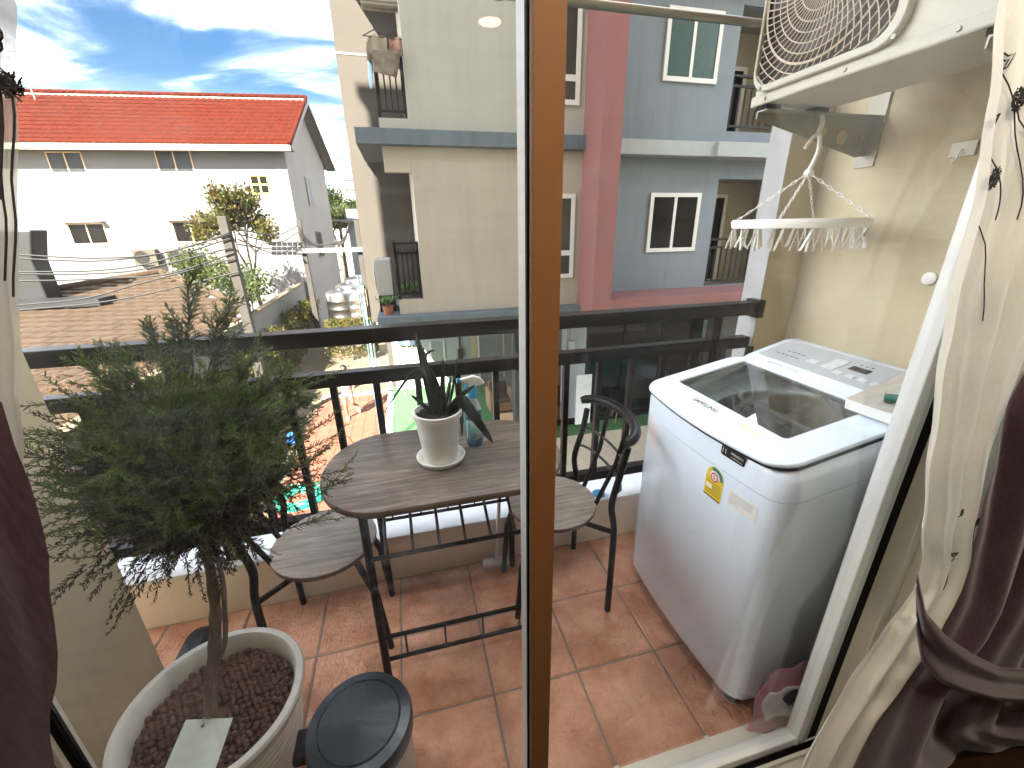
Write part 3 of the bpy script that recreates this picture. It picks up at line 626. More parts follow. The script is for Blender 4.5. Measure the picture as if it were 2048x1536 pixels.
# white notice board and black shell chair in front of the glass
a = onZ(1150, 855, GZ + 0.02); xl, xr = a.x, a.x + 0.42
wb = thing('notice_board', 'tall white board leaning before the dark glass front', 'board', (xl + .15, a.y, GZ + 0.03))
MB().box(xl, xr, a.y, a.y + 0.03, GZ + 0.10, GZ + 1.5).build('board_panel', 'paint_white', wb)
for q_ in (xl + 0.03, xr - 0.06): MB().box(q_, q_ + 0.03, a.y + 0.03, a.y + 0.25, GZ + 0.03, GZ + 0.12).build('foot', 'black_metal', wb)
a = onZ(1235, 840, GZ + 0.03)
sc_ = thing('shell_chair', 'black shell chair with pale wooden legs by the dark glass', 'chair', (a.x, a.y, GZ + 0.03))
def shell(i, j):
    ang = (i - 0.5) * 2.6; hgt = 0.44 + 0.42 * j; r = 0.22 + 0.04 * j
    return Vector((a.x + math.sin(ang) * r, a.y + math.cos(ang) * r, GZ + hgt))
MB().grid(shell, 10, 4).build('backrest', 'rubber', sc_, True, solid=0.015)
MB().lathe([(0.05, 0), (0.20, 0.0), (0.225, 0.05), (0.215, 0.05)], (a.x, a.y, GZ + 0.42), 20).build('seat', 'rubber', sc_, True)
for q in range(4):
    an = 0.785 + q * 1.571
    MB().tube([(a.x + .09 * math.cos(an), a.y + .09 * math.sin(an), GZ + .425), (a.x + .22 * math.cos(an), a.y + .22 * math.sin(an), GZ + .03)], [0.014, 0.009], 8).build('leg', 'wood_top', sc_, True)
# round-backed chairs on the terrace, far right
def arch_chair(label, c, group=None):
    t = thing('terrace_chair', label, 'chair', c, group); x, y, z = c
    MB().lathe([(0.20, 0), (0.21, 0.03)], (x, y, z + 0.42), 20).build('seat', 'cushion', t, True)
    MB().tube([(x + 0.21 * math.cos(k * 0.2618), y + 0.05, z + 0.45 + 0.42 * math.sin(k * 0.2618) ** 0.8 if 0 < k < 12 else z + 0.45) for k in range(13)], 0.013, 8).build('backrest', 'black_metal', t, True)
    for q in range(4):
        an = 0.785 + q * 1.571; MB().cyl((x + .15 * math.cos(an), y + .15 * math.sin(an), z + .42), (x + .19 * math.cos(an), y + .19 * math.sin(an), z), 0.012, 8).build('leg', 'black_metal', t, True)
a = onZ(1385, 735, GZ + 0.45); arch_chair('dark round-backed chair left of the terrace pair', (a.x, a.y, GZ + 0.03))
a = onZ(1432, 720, GZ + 0.45); arch_chair('dark round-backed chair right of the terrace pair', (a.x, a.y, GZ + 0.03))
# ================================================================== WHITE HOUSE WITH RED ROOF
mat('house_white', (0.11312, 0.11312, 0.11032), 0.85, 0.03, 1.0, bump=0.05, bscale=30)
mat('house_grey', (0.12750, 0.12334, 0.11305), 0.85, 0.08, 1.5, bump=0.08, bscale=30, streak=0.3)
mat('roof_red', (0.0408, 0.0059, 0.0022), 0.9, 0.25, 3.5, spec=0.08)
mat('fascia', (0.3024, 0.2772, 0.2184), 0.7)
C0 = Vector((-5.1, 25.2, 0)); U = Vector((-0.994, 0.11, 0)).normalized(); Wd = Vector((0.11, 0.994, 0)).normalized(); UP = Vector((0, 0, 1))
HL, HD, EZ, RZ = 15.0, 7.0, 5.46, 8.32
house = thing('white_house', 'white two storey house with red tiled roof', 'house', C0 + U * 7 + Wd * 3.5 + UP * GZ)
def hp(s, w, z): return C0 + U * s + Wd * w + UP * z
def hbox(s0, s1, w0, w1, z0, z1, mb=None):
    mb = mb or MB(); c = hp((s0 + s1) / 2, (w0 + w1) / 2, (z0 + z1) / 2)
    return mb.obox(c, U * ((s1 - s0) / 2), Wd * ((w1 - w0) / 2), UP * ((z1 - z0) / 2))
hbox(0, HL, 0, 0.2, GZ, EZ + 0.35).build('front_wall', 'house_white', house)
MB().prism([hp(0, 0.2, GZ), hp(0, HD, GZ), hp(0, HD, EZ), hp(0, HD / 2, RZ - 0.25), hp(0, 0.2, EZ + 0.1)], U * 0.2).build('gable_wall', 'house_grey', house)
hbox(0.2, HL, HD - 0.2, HD, GZ, EZ + 0.2).build('rear_wall', 'house_grey', house); hbox(HL - .2, HL, 0.2, HD - .2, GZ, EZ).build('end_wall', 'house_white', house)
def hs(px, py):
    r = ray(px, py); n = Wd; t = (C0 - EYE).dot(n) / r.dot(n); p = EYE + r * t; return (p - C0).dot(U), p.z
OV = 0.72; ea = hp(0, -OV, EZ - 0.08); slope = (hp(0, HD / 2, RZ) - ea); SLn = slope.length; sdir = slope.normalized(); snor = U.cross(sdir).normalized()
if snor.z < 0: snor = -snor
GO = -0.55
MB().prism([ea + U * GO - snor * 0.10, hp(GO, HD / 2, RZ) - snor * 0.10, hp(HL, HD / 2, RZ) - snor * 0.10, ea + U * HL - snor * 0.10], snor * 0.07).build('roof_deck', 'fascia', house)
ea2 = hp(0, HD + OV, EZ - 0.08)
MB().prism([ea2 + U * GO, hp(GO, HD / 2, RZ), hp(HL, HD / 2, RZ), ea2 + U * HL], UP * -0.12).build('rear_roof', 'rim_grey', house)
hbox(GO, HL, -OV - 0.03, -OV + 0.02, EZ - 0.36, EZ - 0.12).build('fascia_board', 'fascia', house)
hbox(GO, HL, -OV + 0.02, 0, EZ - 0.30, EZ - 0.27).build('eave_soffit', 'house_white', house)
# tiles: wavy pans, each a piece of its own where they show largest
TW, TL = 0.30, 0.40
def wave(x): return 0.035 * (0.5 + 0.5 * math.cos(6.28318 * x))
tm = MB(); NX = 6
vs_ = []
for j, (l, lift) in enumerate(((-0.03, 0.03), (TL, 0.0))):
    for i in range(NX + 1): vs_.append((TW * (i / NX), l, wave(i / NX) + lift))
for i in range(NX + 1): vs_.append((TW * (i / NX), -0.03, wave(i / NX) + 0.005))
tm.add(vs_, [(i, i + 1, NX + 1 + i + 1, NX + 1 + i) for i in range(NX)] + [(2 * (NX + 1) + i, 2 * (NX + 1) + i + 1, i + 1, i) for i in range(NX)])
rtile = shared(tm, 'roof_tile', 'roof_red', True)
nrow = int(SLn / TL); ncol = int((HL - GO) / TW); cells = []
for j in range(nrow):
    for i in range(ncol): cells.append((i, j))
M3 = Matrix((-U, sdir, snor)).transposed()      # local x = along, y = up slope
def tpos(i, j): return ea + U * (GO + (i + 1) * TW) + sdir * (j * TL + 0.03) - snor * 0.02
cells.sort(key=lambda c: (tpos(*c) - EYE).length)
eul = M3.to_euler()
for i, j in cells[:300]: piece('roof_tile', rtile, tpos(i, j), house, rot=eul)
rest = MB()
for i, j in cells[300:]:
    p0 = tpos(i, j); rest.add([p0 + M3 @ Vector(q) for q in vs_], [(a, a + 1, NX + 1 + a + 1, NX + 1 + a) for a in range(NX)] + [(2 * (NX + 1) + a, 2 * (NX + 1) + a + 1, a + 1, a) for a in range(NX)])
tag(rest.build('roof_tiles', 'roof_red', house, True), kind='stuff')
rc = shared(MB().tube([(0, 0, 0), (0.42, 0, 0.012)], [0.10, 0.115], 10), 'ridge_cap', 'roof_red', True)
for i in range(int((HL - GO) / 0.4)): piece('ridge_cap', rc, hp(GO + i * 0.4, HD / 2, RZ + 0.0), house, rot=(0, 0, math.atan2(U.y, U.x)))
MB().tube([ea + U * (GO + .02), hp(GO + .02, HD / 2, RZ)], 0.09, 8).build('verge_cap', 'roof_red', house, True)
MB().prism([ea + U * GO - snor * .1, hp(GO, HD / 2, RZ) - UP * .12, ea2 + U * GO - UP * .12, ea2 + U * GO - UP * .30, hp(GO, HD / 2, RZ) - UP * .34, ea + U * GO - snor * .28], -U * 0.04).build('barge_board', 'rim_grey', house)
MB().prism([ea + U * (GO + .05) - UP * .22, hp(GO + .05, HD / 2, RZ) - UP * .3, hp(0, HD / 2, RZ) - UP * .3, ea - UP * .22], UP * 0.02).prism([ea2 + U * (GO + .05) - UP * .2, hp(GO + .05, HD / 2, RZ) - UP * .28, hp(0, HD / 2, RZ) - UP * .28, ea2 - UP * .2], UP * 0.02).build('verge_soffit', 'house_white', house)
mat('pane_grey', (0.0270, 0.0311, 0.0324), 0.3, 0.3, 3, spec=0.15); mat('win_tan', (0.50, 0.36, 0.20), 0.5); mat('win_yellow', (0.62, 0.42, 0.08), 0.5); mat('pane_brown', (0.00263, 0.00225, 0.00165), 0.4, spec=0.1)
def hwin(pxl, pyt, pxr, pyb, pane, fm='win_tan', vm=(0.5,), hm=(), hood=False, fw=0.05):
    s1, z1 = hs(pxl, pyt); s0, z0 = hs(pxr, pyb); m = MB()
    def bar(a0, a1, b0, b1, w0=-0.03, w1=0.02): hbox(a0, a1, w0, w1, b0, b1, m)
    bar(s0, s1, z1 - fw, z1); bar(s0, s1, z0, z0 + fw); bar(s0, s0 + fw, z0 + fw, z1 - fw); bar(s1 - fw, s1, z0 + fw, z1 - fw)
    for k in vm: sm = s0 + (s1 - s0) * k; bar(sm - fw / 2, sm + fw / 2, z0 + fw, z1 - fw, -0.026)
    for k in hm: zm = z0 + (z1 - z0) * k; bar(s0 + fw, s1 - fw, zm - fw / 2, zm + fw / 2, -0.022)
    o = m.build('window', fm, house)
    g = hbox(s0 + fw, s1 - fw, -0.012, -0.006, z0 + fw, z1 - fw).build('pane', pane); g.parent = o
    if hood: h = hbox(s0 - .1, s1 + .1, -0.30, 0, z1 + .03, z1 + .08).build('hood', 'house_white'); h.parent = o
hwin(89, 303, 176, 347, 'pane_grey'); hwin(307, 300, 391, 346, 'pane_grey'); hwin(133, 447, 221, 488, 'pane_brown', hood=True); hwin(342, 443, 424, 484, 'pane_brown', hood=True)
hwin(497, 349, 543, 389, 'pane_brown', 'win_yellow', hm=(0.5,), fw=0.07)
for r_ in range(3):
    for c_ in range(6):
        s_, z_ = hs(548 + c_ * 10.5, 488 + r_ * 9); hbox(s_ - 0.11, s_ + 0.11, -0.012, -0.004, z_ - 0.09, z_ + 0.09).build('vent_hole', 'dark_room', house)
for w_, z_ in ((3.1, 3.6), (3.3, 0.75)):
    o = hbox(-0.05, 0.0, w_ - .55, w_ + .55, z_ - .75, z_ + .75).build('side_window', 'rim_grey', house)
    for k in (-1, 1):
        g = hbox(-0.06, -0.052, w_ + k * .26 - .23, w_ + k * .26 + .23, z_ - .68, z_ + .68).build('pane', 'pane_brown'); g.parent = o
for px, nm in ((300, 'left of two outdoor units on the white house wall'), (366, 'right of two outdoor units on the white house wall')):
    s_, z_ = hs(px, 514); p = hp(s_, -0.22, z_); condenser(nm, tuple(p), 1.0, 0.4, 0.75, 'Y-', mat('cond_tan', (0.045, 0.038, 0.022), 0.7))
for o in [o for o in COL.objects if o.name.startswith('air_conditioner')][-2:]:
    l = o.location; MB().box(l.x - .45, l.x - .38, l.y - .2, l.y + .35, l.z - .06, l.z - .002).box(l.x + .38, l.x + .45, l.y - .2, l.y + .35, l.z - .06, l.z - .002).build('bracket', 'galv', o)
# antenna on the ridge
a = onY(66, 186, 29.2); an = thing('tv_antenna', 'thin rooftop antenna above the left end of the red roof', 'antenna', (a.x, a.y, 7.6))
MB().cyl((a.x, a.y, 7.6), (a.x - .1, a.y, 9.9), 0.025, 6).build('mast', 'galv', an)
am = MB()
for k, (zz_, l) in enumerate(((8.7, .9), (9.3, .5), (9.5, .45), (9.7, .4))): am.cyl((a.x - .06 - l, a.y, zz_), (a.x - .06 + l, a.y, zz_ + .05), 0.015, 5)
am.build('dipole', 'galv', an)

# ================================================================== TILED SHED ROOF NEXT DOOR
mat('shed_tile', (0.02771, 0.01499, 0.00577), 0.9, col2=(0.04301, 0.02470, 0.00992), vscale=1.2, bump=0.35, bscale=25)
shed = thing('shed', 'low neighbouring shed with weathered brown tiled roof', 'shed', (-9.5, 12, GZ))
def sz(y): return -2.0 + 0.172 * (y - 8.9)
poly = [(-9.6, 20.5), (-5.15, 15.6), (-5.15, 6.6), (-15, 6.6), (-15, 16.2)]
MB().prism([Vector((x, y, sz(y) - 0.10)) for x, y in poly], (0, 0, 0.06)).build('roof_deck', 'rim_grey', shed)
MB().box(-14.8, -5.3, 7.0, 15.2, GZ, -2.45).build('walls', 'house_grey', shed)
def inside(x, y):
    c = False; n = len(poly); j = n - 1
    for i in range(n):
        xi, yi = poly[i]; xj, yj = poly[j]
        if (yi > y) != (yj > y) and x < (xj - xi) * (y - yi) / (yj - yi) + xi: c = not c
        j = i
    return c
st = MB(); sw, sl2 = 0.215, 0.235
stv = [(-sw, -sl2, 0.06), (0, -sl2, 0.095), (sw, -sl2, 0.06), (-sw, sl2, 0.008), (0, sl2, 0.03), (sw, sl2, 0.008), (-sw, -sl2, 0.0), (0, -sl2, 0.02), (sw, -sl2, 0.0)]
stf = [(0, 1, 4, 3), (1, 2, 5, 4), (6, 7, 1, 0), (7, 8, 2, 1), (3, 0, 6), (2, 5, 8)]
st.add(stv, stf); stm = shared(st, 'shed_tile', 'shed_tile')
rotz, rotx = R(-9), math.atan(0.172); cs = []
for j in range(-6, 42):
    for i in range(-2, 34):
        lx = -15 + i * 0.42 + (0.21 if j % 2 else 0); ly = 6.2 + j * 0.40
        x = lx * 1.0 + 0; y = ly - (lx + 10) * math.tan(R(9)) * 0.6
        if inside(x - 0.15, y) and inside(x + 0.15, y): cs.append(Vector((x, y, sz(y) - 0.035 + rnd.uniform(-.006, .006))))
cs.sort(key=lambda p: (p - EYE).length)
er = Matrix.Rotation(rotx, 3, 'X').to_euler()
for p in cs[:300]: piece('roof_tile', stm, p, shed, rot=(rotx, rnd.uniform(-.015, .015), R(-5)))
rm = MB(); MR = Matrix.Rotation(R(-5), 3, 'Z') @ Matrix.Rotation(rotx, 3, 'X')
for p in cs[300:]: rm.add([p + MR @ Vector(q) for q in stv], stf)
tag(rm.build('roof_tiles', 'shed_tile', shed), kind='stuff')
MB().tube([Vector((-9.6, 20.5, sz(20.5) + .04)), Vector((-5.15, 15.6, sz(15.6) + .04))], 0.13, 8).tube([Vector((-9.6, 20.5, sz(20.5) + .04)), Vector((-15, 16.2, sz(16.2) + .04))], 0.13, 8).build('ridge_cap', 'shed_tile', shed, True)
# fallen leaves lying on the shed roof
leafmat('dry_leaf', (0.05, 0.022, 0.009), (0.085, 0.048, 0.018), 15, 0.1, 0.8)
fl_ = MB()
for _ in range(900):
    x = rnd.gauss(-6.5, 1.0); y = rnd.gauss(11.2, 1.3)
    if inside(x, y): leaf(fl_, Vector((x, y, sz(y) + 0.055)), (rnd.uniform(-1, 1), rnd.uniform(-1, 1), 0.25), 0.10, 0.05, Vector((0, 0, 1)))
tag(fl_.build('fallen_leaves', 'dry_leaf'), 'scatter of dry brown leaves on the shed roof', 'leaves', kind='stuff')
# grey hood near the left end of that roof
a = onY(40, 545, 17.4); b2 = onY(84, 545, 17.4); c2 = onY(72, 460, 17.4)
hd = thing('roof_hood', 'grey metal hood standing at the left of the tiled shed roof', 'vent', (a.x, 17.4, sz(17.4)))
MB().prism([(a.x - 1.6, 17.2, sz(17.2)), (b2.x, 17.2, sz(17.2)), (b2.x, 17.2, 0.75), (c2.x, 17.2, c2.z), (a.x - 1.6, 17.2, c2.z)], (0, 0.7, 0)).build('hood_body', mat('hood_grey', (0.00504, 0.00529, 0.00554), 0.6, 0.08, 4), hd, bevel=0.05)
MB().box(a.x - 2.2, b2.x + 1.9, 16.3, 17.19, sz(16.6) + 0.02, sz(16.6) + 0.24).build('hood_base', 'hood_grey', hd)

# ================================================================== BOUNDARY WALL, HEDGES, TANKS
bw = thing('boundary_wall', 'grey concrete boundary wall along the walkway hedge', 'wall', (-5.05, 15, GZ))
MB().prism([(-4.80, 6, GZ), (-5.55, 34, GZ), (-5.70, 34, GZ), (-4.95, 6, GZ)], (0, 0, 2.42)).build('wall_body', 'house_grey', bw)
MB().prism([(-4.77, 6, GZ + 2.422), (-5.52, 34, GZ + 2.422), (-5.73, 34, GZ + 2.422), (-4.98, 6, GZ + 2.422)], (0, 0, 0.10)).build('coping', 'concrete', bw)
leafmat('hedge_leaf', (0.032, 0.038, 0.006), (0.125, 0.105, 0.018), 3.5, 0.35)
leafmat('tree_leaf', (0.014, 0.028, 0.005), (0.052, 0.068, 0.012), 1.2, 0.35)
leafmat('tree_red', (0.035, 0.055, 0.008), (0.095, 0.062, 0.013), 2.2, 0.4)
mat('bark', (0.0720, 0.0540, 0.0360), 0.95, col2=(0.1170, 0.0945, 0.0675), vscale=14, bump=0.6, bscale=40)
def hedge(label, x0, x1, y0, y1, ztop, n, skew=0.0, ls=0.11, stems=10):
    t = thing('hedge', label, 'hedge', ((x0 + x1) / 2, (y0 + y1) / 2, GZ)); f = MB(); L_ = y1 - y0
    for _ in range(n):
        y = rnd.uniform(y0, y1); top = ztop + 0.18 * math.sin(y * 2.1) + 0.12 * math.sin(y * 5.3 + 1)
        s = rnd.random(); 
        if s < 0.35: x = rnd.uniform(x0, x1); z = top + rnd.uniform(-.2, .12)
        elif s < 0.75: x = x1 + rnd.uniform(-.22, .08); z = rnd.uniform(GZ + .12, top)
        else: x = rnd.uniform(x0, x1); z = rnd.uniform(GZ + .12, top)
        x += skew * (y - y0) + 0.10 * math.sin(y * 3.1 + z * 2)
        d = rvec(); d.z = abs(d.z) * 0.8 + 0.15; leaf(f, Vector((x, y, z)), d, ls * rnd.uniform(.7, 1.4), ls * .5)
    tag(f.build('foliage', 'hedge_leaf', t), kind='stuff')
    for k in range(stems):
        y = y0 + L_ * (k + .5) / stems; x = (x0 + x1) / 2 + skew * (y - y0)
        MB().tube([(x, y, GZ), (x + .05, y + .05, GZ + .8), (x - .04, y, ztop - .3)], [.03, .022, .01], 6).build('stem', 'bark', t, True)
    return t
hedge('long sunlit hedge running along the boundary wall', -4.72, -4.15, 8.5, 24, -1.95, 12000, -0.0268, stems=14)
hedge('squared yellow green hedge before the water tanks', -3.35, -1.45, 17.6, 18.5, -2.15, 5200, 0, 0.10, stems=5)
tkm = mat('tank_steel', (0.39680, 0.38400, 0.35840), 0.3, metal=1.0)
def tank(label, x, y, r=0.66, ztop=-1.12):
    t = thing('water_tank', label, 'water tank', (x, y, GZ), 'stainless water tanks by the walkway')
    h = ztop - GZ - 0.35; prof = [(r, 0)]
    nr = 7
    for k in range(nr):
        z0 = h * k / nr; prof += [(r, z0 + .02), (r + .012, z0 + .05), (r + .012, z0 + .08), (r, z0 + .11)]
    prof += [(r, h), (r * .93, h + .08), (r * .55, h + .17), (r * .3, h + .20), (r * .3, h + .25), (0.02, h + .27)]
    MB().lathe(prof, (x, y, GZ + .12), 36).build('drum', tkm, t, True, angle=60)
    MB().lathe([(r * .95, 0), (r * .95, .12)], (x, y, GZ), 24).build('base', 'concrete', t)
    ld = MB()
    for k in range(9): ld.cyl((x + r + .06, y - .15, GZ + .3 + k * .24), (x + r + .06, y + .15, GZ + .3 + k * .24), .012, 6)
    ld.cyl((x + r + .06, y - .15, GZ), (x + r + .06, y - .15, GZ + 2.5), .015, 6).cyl((x + r + .06, y + .15, GZ), (x + r + .06, y + .15, GZ + 2.5), .015, 6); ld.build('ladder', 'galv', t)
tank('nearest of the three stainless steel water tanks', -2.75, 19.7, ztop=-.85); tank('middle of the three stainless steel water tanks', -2.55, 21.3, ztop=-.75); tank('farthest of the three stainless steel water tanks', -2.3, 22.9, ztop=-.65)

def branchy(mb, p, d, l, r, depth, tips, spread=0.6, up=0.15):
    q = [p]; cur = p.copy(); dd = d.normalized()
    for k in range(3):
        dd = (dd + rvec() * 0.22 + Vector((0, 0, up))).normalized(); cur = cur + dd * (l / 3); q.append(cur.copy())
    mb.tube(q, [r, r * .85, r * .7, r * .55], 6)
    if depth == 0: tips.append((cur.copy(), dd.copy())); tips.append((q[2].copy(), dd.copy())); return
    for _ in range(3): branchy(mb, cur, (dd + rvec() * spread), l * rnd.uniform(.6, .85), r * .55, depth - 1, tips, spread, up)
def tree(label, base, h, spread, lm, nl, ls, depth=3, name='tree', group=None, cl=0.45, fork=0.35):
    t = thing(name, label, 'tree', base, group); b = Vector(base); tr = MB(); tips = []
    q = [b, b + Vector((.04 * h, 0, h * fork * .5)), b + Vector((0, .03 * h, h * fork))]; r0 = h * .022
    tr.tube(q, [r0, r0 * .8, r0 * .65], 8)
    for _ in range(4): branchy(tr, q[-1], Vector((rnd.uniform(-1, 1), rnd.uniform(-1, 1), rnd.uniform(.4, 1.2))), spread * rnd.uniform(.6, .9), r0 * .5, depth - 1, tips)
    tr.build('trunk', 'bark', t, True); f = MB()
    for _ in range(nl):
        p, d = rnd.choice(tips); o = rvec() * rnd.random() ** .6 * cl; leaf(f, p + o, (d + rvec() * 1.2), ls * rnd.uniform(.6, 1.4), ls * .5)
    tag(f.build('crown', lm, t), kind='stuff'); return t
tree('small tree with reddish leaves before the white house', (-6.6, 21.2, GZ), 5.3, 1.75, 'tree_red', 4200, 0.18, cl=0.5, fork=0.60)
a = onY(665, 420, 44); tree('dense green tree beyond the white house gable', (a.x, 44, GZ), 7.2, 2.1, 'tree_leaf', 5200, 0.36, cl=0.8, fork=0.5)
a = onY(705, 410, 48); tree('green tree just left of the beige pier far behind', (a.x, 48, GZ), 7.6, 2.0, 'tree_leaf', 3600, 0.36, cl=0.8, fork=0.5)
a = onY(640, 400, 52); tree('tall green tree half hidden by the house gable', (a.x, 52, GZ), 9.2, 2.2, 'tree_leaf', 3600, 0.38, cl=0.9, fork=0.5)
# creeper over the shed ridge
cr = thing('creeper', 'green creeper spilling over the right end of the tiled roof', 'creeper', (-6.6, 18.2, -0.4)); f = MB(); stemm = MB()
for _ in range(3600):
    k = rnd.random(); x = -8.6 + 3.6 * k + rnd.gauss(0, .25); y = 20.0 - 3.7 * k + rnd.gauss(.3, .5); z = sz(y) + 0.05 + abs(rnd.gauss(0.2, .30)) * (1.2 - k * .5)
    leaf(f, Vector((x, y, z)), rvec() + Vector((0, 0, .4)), .17 * rnd.uniform(.6, 1.3), .08)
tag(f.build('foliage', 'tree_leaf', cr), kind='stuff')
for k in range(7):
    x = -8.4 + k * .5; y = 19.9 - k * .52; stemm.tube([(x, y, GZ + 2.3), (x + .1, y, -.4), (x - .2, y - .2, .35)], .025, 5)
stemm.build('stems', 'bark', cr)

# ================================================================== POLES, CABLES AND FAR THINGS
mat('pole_conc', (0.03718, 0.03393, 0.02750), 0.9, 0.1, 4, bump=0.2, bscale=40); mat('cable', (0.00300, 0.00300, 0.00330), 0.7)
def pole(label, x, y, zt, w=0.11, arms=()):
    t = thing('utility_pole', label, 'utility pole', (x, y, GZ))
    MB().add([(x - w, y - w, GZ), (x + w, y - w, GZ), (x + w, y + w, GZ), (x - w, y + w, GZ), (x - w * .8, y - w * .8, zt), (x + w * .8, y - w * .8, zt), (x + w * .8, y + w * .8, zt), (x - w * .8, y + w * .8, zt)],
             [(0, 3, 2, 1), (4, 5, 6, 7), (0, 1, 5, 4), (1, 2, 6, 5), (2, 3, 7, 6), (3, 0, 4, 7)]).build('shaft', 'pole_conc', t, bevel=0.015)
    for z, l in arms:
        MB().box(x - l, x + l, y - .13, y - w * .95, z - .06, z + .06).build('crossarm', 'pole_conc', t)
        for k in (-.85, .85): MB().lathe([(.03, 0), (.07, .05), (.04, .1), (.07, .15), (.03, .2)], (x + l * k, y - .12, z + .06), 10).build('insulator', 'rim_grey', t, True)
    return t
PY = 11.6; a = onY(458, 432, PY); pole('concrete utility pole rising before the white house', -0.336 * PY, PY, a.z, 0.115)
a = onY(597, 440, 21.5); P2 = a; pole('thinner concrete pole at the white house corner', a.x, 21.5, a.z, 0.12)
c = onY(712, 440, 21.5); pole('concrete pole half hidden by the beige pier', c.x, 21.5, c.z, 0.12)
bz = onY(660, 500, 21.5).z
tag(MB().box(a.x - .3, c.x + .3, 21.25, 21.37, bz - .10, bz + .10).build('cable_beam', 'house_white'), 'pale horizontal beam carrying cables between two poles', 'beam')
c = onY(704, 300, 40); pole('distant power pole with stacked crossarms against the sky', c.x, 40, 9.5, 0.16, [(z, 1.0) for z in (7.8, 6.9, 5.3, 4.6)])
crop = [[(280, 330), (600, 340), (900, 320), (1150, 260), (1340, 190)], [(280, 350), (600, 355), (950, 312), (1340, 200)], [(250, 420), (600, 410), (900, 365), (1345, 225)], [(250, 434), (560, 430), (850, 402), (1350, 280)],
        [(330, 470), (700, 455), (1000, 430), (1370, 310)], [(170, 610), (500, 575), (800, 495), (1380, 340)], [(170, 640), (600, 597), (950, 530), (1400, 420)]]
def smoothpts(P, n=6):
    out = []
    for i in range(len(P) - 1):
        p0, p1, p2, p3 = P[max(i - 1, 0)], P[i], P[i + 1], P[min(i + 2, len(P) - 1)]
        for k in range(n):
            t = k / n; out.append(0.5 * ((2 * p1) + (p2 - p0) * t + (2 * p0 - 5 * p1 + 4 * p2 - p3) * t * t + (3 * p1 - p0 - 3 * p2 + p3) * t ** 3))
    return out + [P[-1]]
for line in crop:
    P = [onY(x * .3418, 400 + y * .3418, PY - 0.16 + 0.06 * rnd.random()) for x, y in line]
    d = P[0] - P[1]; P.insert(0, P[0] + d * 1.5 + Vector((0, 0, .06)))
    tag(MB().tube(smoothpts(P), 0.017, 5).build('overhead_cable', 'cable', None, True), 'sagging black cable strung left from the nearer concrete pole', 'cable', 'cables strung left of the nearer pole')
for (y0, ym, y1) in ((172, 205, 150), (200, 255, 190), (230, 332, 240), (260, 300, 270)):
    A = onY(1392 * .3418, 400 + y0 * .3418, PY - .13); B = onY(1742 * .3418, 400 + y1 * .3418, 21.35); Mm = (A + B) / 2; Mm.z = onY(1560 * .3418, 400 + ym * .3418, 15).z
    tag(MB().tube(smoothpts([A, Mm, B]), 0.017, 5).build('overhead_cable', 'cable', None, True), 'slack cable running between the two concrete poles', 'cable', 'cables between the two concrete poles')
for k in range(7):
    A = Vector((P2.x, 21.36 - .012 * k, bz + .9 - .09 * k)); B = onY(690, 500, 21.3); B.z = bz + .30 + .03 * k; Cc = Vector((B.x + 0.4, 21.30, bz + 1.2))
    tag(MB().tube(smoothpts([A, Vector((P2.x + .5, 21.32, bz + .28 - .01 * k)), Vector((B.x - .5, 21.32, bz + .25 + .012 * k)), B, Cc]), 0.02, 5).build('drooping_cable', 'cable', None, True), 'bundled cable drooping onto the pale beam', 'cable', 'bundled cables on the pale beam')
for zt_ in (6.6, 5.2):
    A = Vector((c.x, 39.85, zt_)); B = Vector((c.x - 16, 37, zt_ - 1.3)); Mm = (A + B) / 2 - Vector((0, 0, .4))
    tag(MB().tube(smoothpts([A, Mm, B]), 0.03, 5).build('power_line', 'cable', None, True), 'distant power line running left to the house gable', 'cable', 'distant power lines')
gb = onY(705, 440, 36); g_ = thing('grey_outbuilding', 'small flat grey building beyond the carport', 'building', (gb.x + .6, 37, GZ))
MB().box(gb.x - .4, gb.x + 3.5, 36, 39, GZ, onY(705, 418, 36).z).build('wall', mat('out_grey', (0.1200, 0.1250, 0.1350), 0.8), g_); MB().box(gb.x + .1, gb.x + .8, 35.97, 36, GZ + 1.3, 1.2).build('window', 'pane_brown', g_); MB().box(gb.x + 1.0, gb.x + 1.4, 35.96, 36, GZ, 1.3).build('post', 'house_white', g_)
cp = onY(660, 440, 34); cpt = thing('carport', 'dark thin roofed carport beside the white house', 'carport', (cp.x, 35, GZ))
MB().obox((cp.x, 35.2, cp.z), (1.6, 0, -.1), (0, 1.6, 0), (0, 0, .06)).build('roof', 'rim_grey', cpt)
for dx in (-1.4, 0.5): MB().box(cp.x + dx, cp.x + dx + .2, 33.9, 34.1, GZ, cp.z - .02).build('post', 'pole_conc', cpt)
